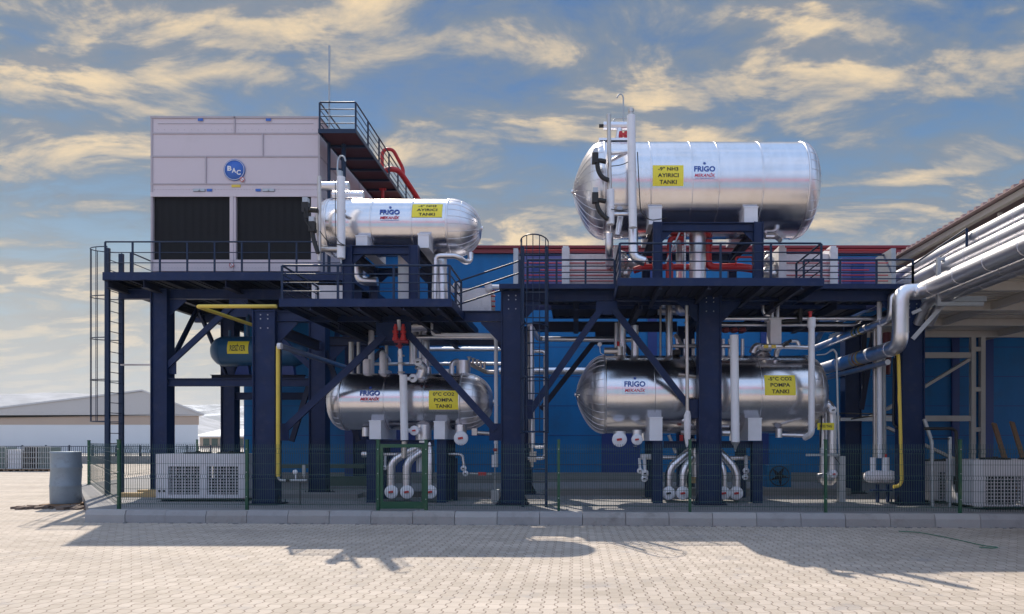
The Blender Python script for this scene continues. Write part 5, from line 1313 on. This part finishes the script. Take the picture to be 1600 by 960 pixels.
# ---- packaged cooling units on the ground
def unit(label, x0, x1, y0, y1, z0, z1, grilles, cham=.12, side=None, dots=True):
    root = thing('condensing_unit', label, 'condensing unit', ((x0+x1)/2, y0, z0))
    # hollow housing: frame round the grille openings
    mb = MB(); gz0, gz1 = grilles[0][2], grilles[0][3]
    xs = [x0+cham]+[v for g in grilles for v in g[:2]]+[x1-cham]
    for a_, b_ in zip(xs[::2], xs[1::2]): mb.box(a_, b_, y0, y0+.05, gz0, gz1)
    mb.box(x0+cham, x1-cham, y0, y0+.05, z0, gz0); mb.box(x0+cham, x1-cham, y0, y0+.05, gz1, z1)
    out = [(x0+cham, y0), (x0, y0+cham), (x0, y1), (x1, y1), (x1, y0+cham), (x1-cham, y0)]
    for p_, q_ in zip(out, out[1:]):
        if p_[1] == y1 and q_[1] == y1: continue
        mb.add([(*p_, z0), (*q_, z0), (*q_, z1), (*p_, z1)], [(0, 1, 2, 3)])
    mb.prism([(x, y, z1) for x, y in out], (0, 0, .04)); mb.prism([(x, y, z0-.0) for x, y in out], (0, 0, .03))
    mb.build('housing', ACW, root)
    for g in grilles:
        mb = MB(); x = g[0]+.03
        while x < g[1]: mb.box(x, x+.020, y0+.012, y0+.024, g[2], g[3]); x += .078
        z = g[2]+.03
        while z < g[3]: mb.box(g[0], g[1], y0+.026, y0+.038, z, z+.020); z += .078
        mb.build('grille', ACW, root)
        mb = MB(); mb.box(g[0]-.02, g[1]-.25*(g[1]-g[0]) if g is grilles[-1] and len(grilles) > 1 else g[1]+.02, y0+.35, y0+.5, g[2]-.05, g[3]+.02); mb.box(g[0], g[1], y0+.25, y0+.3, g[2]-.05, g[2]+(g[3]-g[2])*.55); mb.build('coil', mat('dark_coil', (.02, .025, .035), .6), root)
    mb = MB()
    for k in range(2):
        cx_ = x0+(x1-x0)*(.33+.38*k); cy_ = (y0+y1)/2
        for rr in (.12, .2, .28): mb.torus((cx_, cy_, z1+.075), (0, 0, 1), rr, .008, 22, 5)
        mb.lathe([(.04, .30), (.08, .30), (.08, .33), (.04, .33)], (cx_, cy_, z1), (0, 0, 1), 26); mb.cyl((cx_, cy_, z1+.05), (cx_, cy_, z1+.11), .06, 10)
    mb.build('top_fans', BLACK, root)
    if dots:
        mb = MB()
        for dx in (.10, .22): mb.cyl((x0+cham*.2+dx, y0-.015, z0+.22), (x0+cham*.2+dx, y0+.0, z0+.22), .03, 12)
        mb.build('plugs', BLACK, root)
    mb = MB(); mb.box(x0+.1, x0+.3, y0+.1, y1-.1, ZG, z0); mb.box(x1-.3, x1-.1, y0+.1, y1-.1, ZG, z0); mb.build('feet', NAVYD, root)
    return root


YA = 17.9
unit('white condensing unit with two square grilles behind the fence, far left', P(243, 0, YA).x, P(383, 0, YA).x, YA, YA+1.2, .28, P(0, 712, YA).z,
     [(P(263, 0, YA).x, P(313, 0, YA).x, P(0, 773, YA).z, P(0, 729, YA).z), (P(323, 0, YA).x, P(373, 0, YA).x, P(0, 773, YA).z, P(0, 729, YA).z)], .015)
YA = 15.75; x0 = P(1526, 0, YA).x
u_ = unit('white condensing unit with a large grille behind the fence at the right picture edge', x0-.0, x0+2.5, YA, YA+1.3, .27, P(0, 722, YA).z, [(P(1541, 0, YA).x, P(1541, 0, YA).x+.85, P(0, 789, YA).z, P(0, 745, YA).z)], .14, dots=False)
mb = MB(); mb.box(x0-.02, x0, YA+.7, YA+.95, .75, .95); mb.build('side_port', BLACK, u_)
YA = 17.4; x0 = P(1452, 0, YA).x
unit('narrow white condensing unit with a small grille, beside the right front column', x0, x0+.95, YA, YA+1.0, .27, P(0, 724, YA).z, [(P(1466, 0, YA).x, P(1481, 0, YA).x, P(0, 783, YA).z, P(0, 738, YA).z)], .04, dots=False)

# planks, pipes by the right units
for a_, b_, lab in (((1553, 662), (1574, 730), 'weathered wooden plank leaning on the blue wall, left of the two'), ((1581, 660), (1600, 722), 'weathered wooden plank leaning on the blue wall, right of the two')):
    mb = MB(); p_, q_ = P(*a_, 19.0), P(*b_, 17.9); q_ = p_+(q_-p_)*1.55; mb.beam(p_, q_, .13, .05, up=(0, 1, 0)); solo('wooden_plank', mb, WOOD, lab, 'plank', 'planks leaning at the right')
mb = MB(); mb.tube([P(1444, 655, 16.6), P(1449, 670, 16.6), P(1456, 690, 16.6), P(1457, 795, 16.6)], .045, 10, bend=.1); mb.tube([P(1484, 683, 16.6), P(1484, 795, 16.6)], .045, 10)
root = mb.build('pipe_stand', GALV); tag(root, 'bare galvanised pipe frame standing right of the right front column', 'pipe frame')
mb = MB(); mb.tube([P(1457, 686, 16.55), P(1484, 686, 16.55)], .014, 6); mb.build('cross_bar', BLACK, root)
mb = MB(); mb.tube([P(1444, 670, 15.6), P(1488, 670, 15.6), P(1494, 674, 15.6), P(1495, 770, 15.6)], .035, 8, bend=.1)
solo('black_conduit', mb, BLACK, 'black conduit tied along the green fence post near the right edge', 'conduit')
mb = MB(); mb.tube([P(1311, 646, 18.6), P(1396, 648, 18.0)], .018, 6); mb.tube([P(1397, 560, 17.4), P(1396, 664, 17.4), P(1404, 670, 17.2)], .035, 8, bend=.08); mb.tube([P(1374, 648, 18.2), P(1330, 655, 18.8)], .02, 6)
solo('black_conduit', mb, BLACK, 'black conduit crossing behind the silver risers at the right', 'conduit')
mb = MB(); mb.box(P(1315, 0, 20.0).x, P(1395, 0, 20.0).x, 20.0, 20.08, P(0, 658, 20).z, P(0, 653, 20).z)
solo('grey_rail_bar', mb, GALV, 'pale grey horizontal bar fixed between the columns behind the silver risers', 'bar')

# low slabs and beams on the pad
for (x0, x1, y0, y1, z, lab) in ((P(425, 0, 19).x, P(560, 0, 19).x, 18.9, 19.6, .34, 'low concrete plinth between the left columns'), (P(560, 0, 19.4).x, P(790, 0, 19.4).x, 19.4, 22.6, .38, 'broad concrete plinth behind the lower left tank'),
                           (P(850, 0, 20.0).x, P(1330, 0, 20.0).x, 20.0, 23.2, .42, 'long concrete plinth behind the lower right tank')):
    mb = MB(); mb.box(x0, x1, y0, y1, ZG-.01, z); solo('concrete_plinth', mb, CONC, lab, 'plinth')
mb = MB(); mb.box(P(470, 0, 22).x, P(566, 0, 22).x, 23.0, 23.2, .3, .62); mb.box(P(425, 0, 24).x, P(566, 0, 24).x, 24.2, 24.4, .85, .98)
solo('cable_trough', mb, DKGRN, 'dark low cable trough on the pad in front of the blue wall, left part', 'trough')
root = thing('timber_sleepers', 'two pale timber sleepers lying by the foot of the left tower column', 'timber', (P(230, 0, 20).x, 20, ZG))
mb = MB(); mb.box(P(214, 0, 20.2).x, P(252, 0, 20.2).x, 20.2, 20.45, ZG, ZG+.14); mb.build('sleeper', TIMB, root); mb = MB(); mb.box(P(185, 0, 19.3).x, P(244, 0, 19.3).x, 19.3, 19.55, ZG, ZG+.12); mb.build('sleeper', TIMB, root)

# ================================================================ FENCE


def fence_y(x): return ky(x)+.60


def post(root, x, y, z0, z1, w=.06, m=GREEN):
    mb = MB(); mb.box(x-w/2, x+w/2, y-w/2, y+w/2, z0, z1); mb.box(x-w/2-.006, x+w/2+.006, y-w/2-.006, y+w/2+.006, z1, z1+.025); mb.box(x-w*.9, x+w*.9, y-w*.9, y+w*.9, z0, z0+.012); p_ = mb.build('post', m, root)
    mb = MB()
    for k in (.2, .55, .88): mb.cyl((x, y-w/2-.015, z0+(z1-z0)*k), (x, y-w/2, z0+(z1-z0)*k), .012, 6)
    mb.build('clips', GALV, p_); return p_


def panel(root, p, q, z0, z1, rows, pitch=.052, r=.0046):
    """welded wire panel: straight uprights with V folds at the double rows"""
    p, q = Vector((*p, 0)), Vector((*q, 0)); d = (q-p).normalized(); n = Vector((d.y, -d.x, 0)); ln = (q-p).length; mb = MB()
    zs = [z0]
    for z in rows: zs += [z-.05, z, z+.05]
    zs.append(z1)
    k = .02
    while k < ln:
        pts = []
        for i, z in enumerate(zs):
            off = .03 if (i % 3 == 2 and i not in (0, len(zs)-1)) else 0
            pts.append(p+d*k+n*off+Vector((0, 0, z)))
        mb.tube(pts, r, 4, caps=False); k += pitch
    for z in [z0+.08]+[z+s_ for z in rows for s_ in (-.05, .05)]+[(a_+b_)/2 for a_, b_ in zip(rows, rows[1:])]: mb.tube([p+Vector((0, 0, z)), q+Vector((0, 0, z))], r*1.15, 4)
    mb.s = [False]*len(mb.s)
    return mb.build('mesh_panel', MESHG, root)


root = thing('mesh_fence', 'green welded mesh fence with posts along the kerb in front of the tanks', 'fence', (0, fence_y(0), ZG))


def xat(px):
    x = 0
    for _ in range(8): x = (px-CX)*fence_y(x)/F
    return x


fp = [186, 386, 590, 667, 873, 1078, 1290, 1500, 1712]
for px in fp:
    if px in (590, 667): continue
    x = xat(px); post(root, x, fence_y(x), ZG, ZG+1.60)
for a_, b_ in zip(fp, fp[1:]):
    if a_ == 590: continue
    xa_, xb_ = xat(a_), xat(b_); panel(root, (xa_, fence_y(xa_)), (xb_, fence_y(xb_)), ZG+.06, ZG+1.52, (ZG+.20, ZG+.78, ZG+1.36))
root = thing('fence_gate', 'narrow green framed gate in the mesh fence under the lower left tank', 'gate', (xat(628), fence_y(xat(628)), ZG))
xa_, xb_ = xat(591), xat(666); ya_, yb_ = fence_y(xa_), fence_y(xb_)
post(root, xa_, ya_, ZG-.05, ZG+1.60, .07); post(root, xb_, yb_, ZG-.05, ZG+1.60, .07)
mb = MB(); mb.box(xa_+.05, xa_+.11, ya_-.02, ya_+.02, ZG+.06, ZG+1.52); mb.box(xb_-.11, xb_-.05, ya_-.02, ya_+.02, ZG+.06, ZG+1.52); mb.box(xa_+.11, xb_-.11, ya_-.02, ya_+.02, ZG+1.44, ZG+1.52); mb.box(xa_+.11, xb_-.11, ya_-.02, ya_+.02, ZG+.06, ZG+.22); mb.build('gate_frame', GREEN, root)
panel(root, (xa_+.11, ya_), (xb_-.11, ya_), ZG+.2, ZG+1.45, (ZG+.78,))
root = thing('mesh_fence', 'green mesh fence with posts running back from the left corner of the pad', 'fence', (-14, 20, ZG))
c0 = (xat(186), fence_y(xat(186))); c1 = (P(139, 0, 25).x, 25.0); c2 = (P(308, 0, 42).x, 42.0)
post(root, *c1, ZG, ZG+1.6, .07); post(root, *c2, .02, 1.9, .09)
for t_ in (.5,): post(root, c1[0]+(c2[0]-c1[0])*t_, c1[1]+(c2[1]-c1[1])*t_, ZG, ZG+1.6, .08)
panel(root, c0, c1, ZG+.06, ZG+1.52, (ZG+.20, ZG+.78, ZG+1.36), .16, .0026)
panel(root, c1, c2, ZG+.06, ZG+1.52, (ZG+.20, ZG+.78, ZG+1.36), .2, .003)

# ================================================================ air
hm = bpy.data.materials.new('haze_air'); hm.use_nodes = True; hn = hm.node_tree.nodes; hn.remove(hn['Principled BSDF'])
pv = hn.new('ShaderNodeVolumePrincipled'); pv.inputs['Color'].default_value = (.80, .86, .95, 1); pv.inputs['Density'].default_value = .00022; pv.inputs['Anisotropy'].default_value = .2
hm.node_tree.links.new(pv.outputs[0], hn['Material Output'].inputs['Volume'])
mb = MB(); mb.box(-4500, 4500, -1600, 4600, -2.5, 260); o = mb.build('haze', hm); o['kind'] = 'stuff'; tag(o, 'thin pale haze that fades the far hills', 'haze', kind='stuff')

# ================================================================ YARD OBJECTS at the left
root = thing('metal_drum', 'tall dented blue-grey metal drum standing at the left end of the kerb', 'drum', P(103, 788, 18.6)-Vector((0, 0, 0)))
c = P(103, 0, 18.9); rr = .36
mb = MB()
prof = [(.0, rr*.98), (.04, rr), (.45, rr*1.0), (.48, rr*1.03), (.51, rr*1.0), (.95, rr*.99), (.98, rr*1.03), (1.01, rr), (1.36, rr*.99), (1.40, rr*1.03), (1.42, rr*.99), (1.41, .001)]
mb.lathe(prof, (c.x, c.y, .10), (0, 0, 1), 36)
mb.v = [v+Vector((.03*noise.noise(v*2.1), .03*noise.noise(v*2.1+Vector((5, 0, 0))), 0)) for v in mb.v]
mb.build('barrel', mat('drum_metal', (.24, .30, .36), .5, .35, var=.3, vscale=3, dirt=(.10, .10, .11), damt=.6, dscale=3), root)
mb = MB(); mb.box(c.x-.42, c.x+.42, c.y-.42, c.y+.42, .0, .09); mb.build('pallet', WOOD, root)
random.seed(5); mb = MB()
for _ in range(46):
    x, y, s_ = c.x+random.uniform(-.9, 1.3), c.y-random.uniform(.35, .9), random.uniform(.03, .10)
    a_ = random.uniform(0, 3); mb.obox((x, y, s_*.35), (math.cos(a_)*s_*1.5, math.sin(a_)*s_*1.5, random.uniform(-.02, .02)), (-math.sin(a_)*s_, math.cos(a_)*s_, 0), (0, 0, s_*.4))
o = mb.build('rubble', mat('dark_rubble', (.16, .12, .10), .9, var=.5, vscale=8)); tag(o, 'dark broken rubble and scraps around the foot of the metal drum', 'rubble', kind='stuff')


def cage_tank(label, px0, px1, Y, dark, hh=1.25, z0=0):
    x0, x1 = P(px0, 0, Y).x, P(px1, 0, Y).x; root = thing('caged_container', label, 'container', ((x0+x1)/2, Y, z0), 'caged containers in the far yard')
    mb = MB(); mb.box(x0+.05, x1-.05, Y+.05, Y+.95, z0+.16, z0+hh-.05); mb.build('tank', BLACK if dark == 2 else (mat('grey_green_plastic', (.12, .17, .17), .6) if dark else WHITE), root)
    mb = MB(); n = 6
    for i in range(n+1): x = x0+(x1-x0)*i/n; mb.box(x-.015, x+.015, Y, Y+.03, z0+.14, z0+hh)
    for k in range(5): z = z0+.16+(hh-.18)*k/4; mb.box(x0, x1, Y-.02, Y, z-.015, z+.015); mb.box(x0-.02, x0, Y, Y+1, z-.015, z+.015)
    mb.build('cage', GALV, root)
    mb = MB(); mb.box(x0, x1, Y, Y+1, z0+.10, z0+.14)
    for k in range(3): x = x0+(x1-x0-.12)*k/2; mb.box(x, x+.12, Y, Y+1, z0, z0+.10)
    mb.build('pallet', WOOD, root)


for i, (a_, b_, d_, lab) in enumerate(((-22, 8, 1, 'grey-green caged container on a pallet at the left picture edge'), (10, 33, 0, 'white caged container second from the left picture edge'), (35, 56, 2, 'black caged container between the white and grey-green ones'), (57, 78, 1, 'grey-green caged container just left of the metal drum, beside the black one'))):
    cage_tank(lab, a_, b_, 41, d_, 1.5 if d_ else 1.35)
# garden hose
mb = MB(); mb.tube([(P(q, 0, 1).x*(H*F/(p_-CY)), H*F/(p_-CY), .02) for q, p_ in ((1404, 832), (1430, 833), (1450, 836), (1475, 841), (1500, 846), (1525, 852), (1545, 856), (1561, 857), (1552, 859), (1530, 857))], .008, 8, bend=.3)
solo('garden_hose', mb, mat('green_hose', (.03, .16, .10), .4), 'thin green hose lying on the pavers at the right', 'hose')

print('objects', len(bpy.data.objects), 'faces', sum(len(m.polygons) for m in bpy.data.meshes))
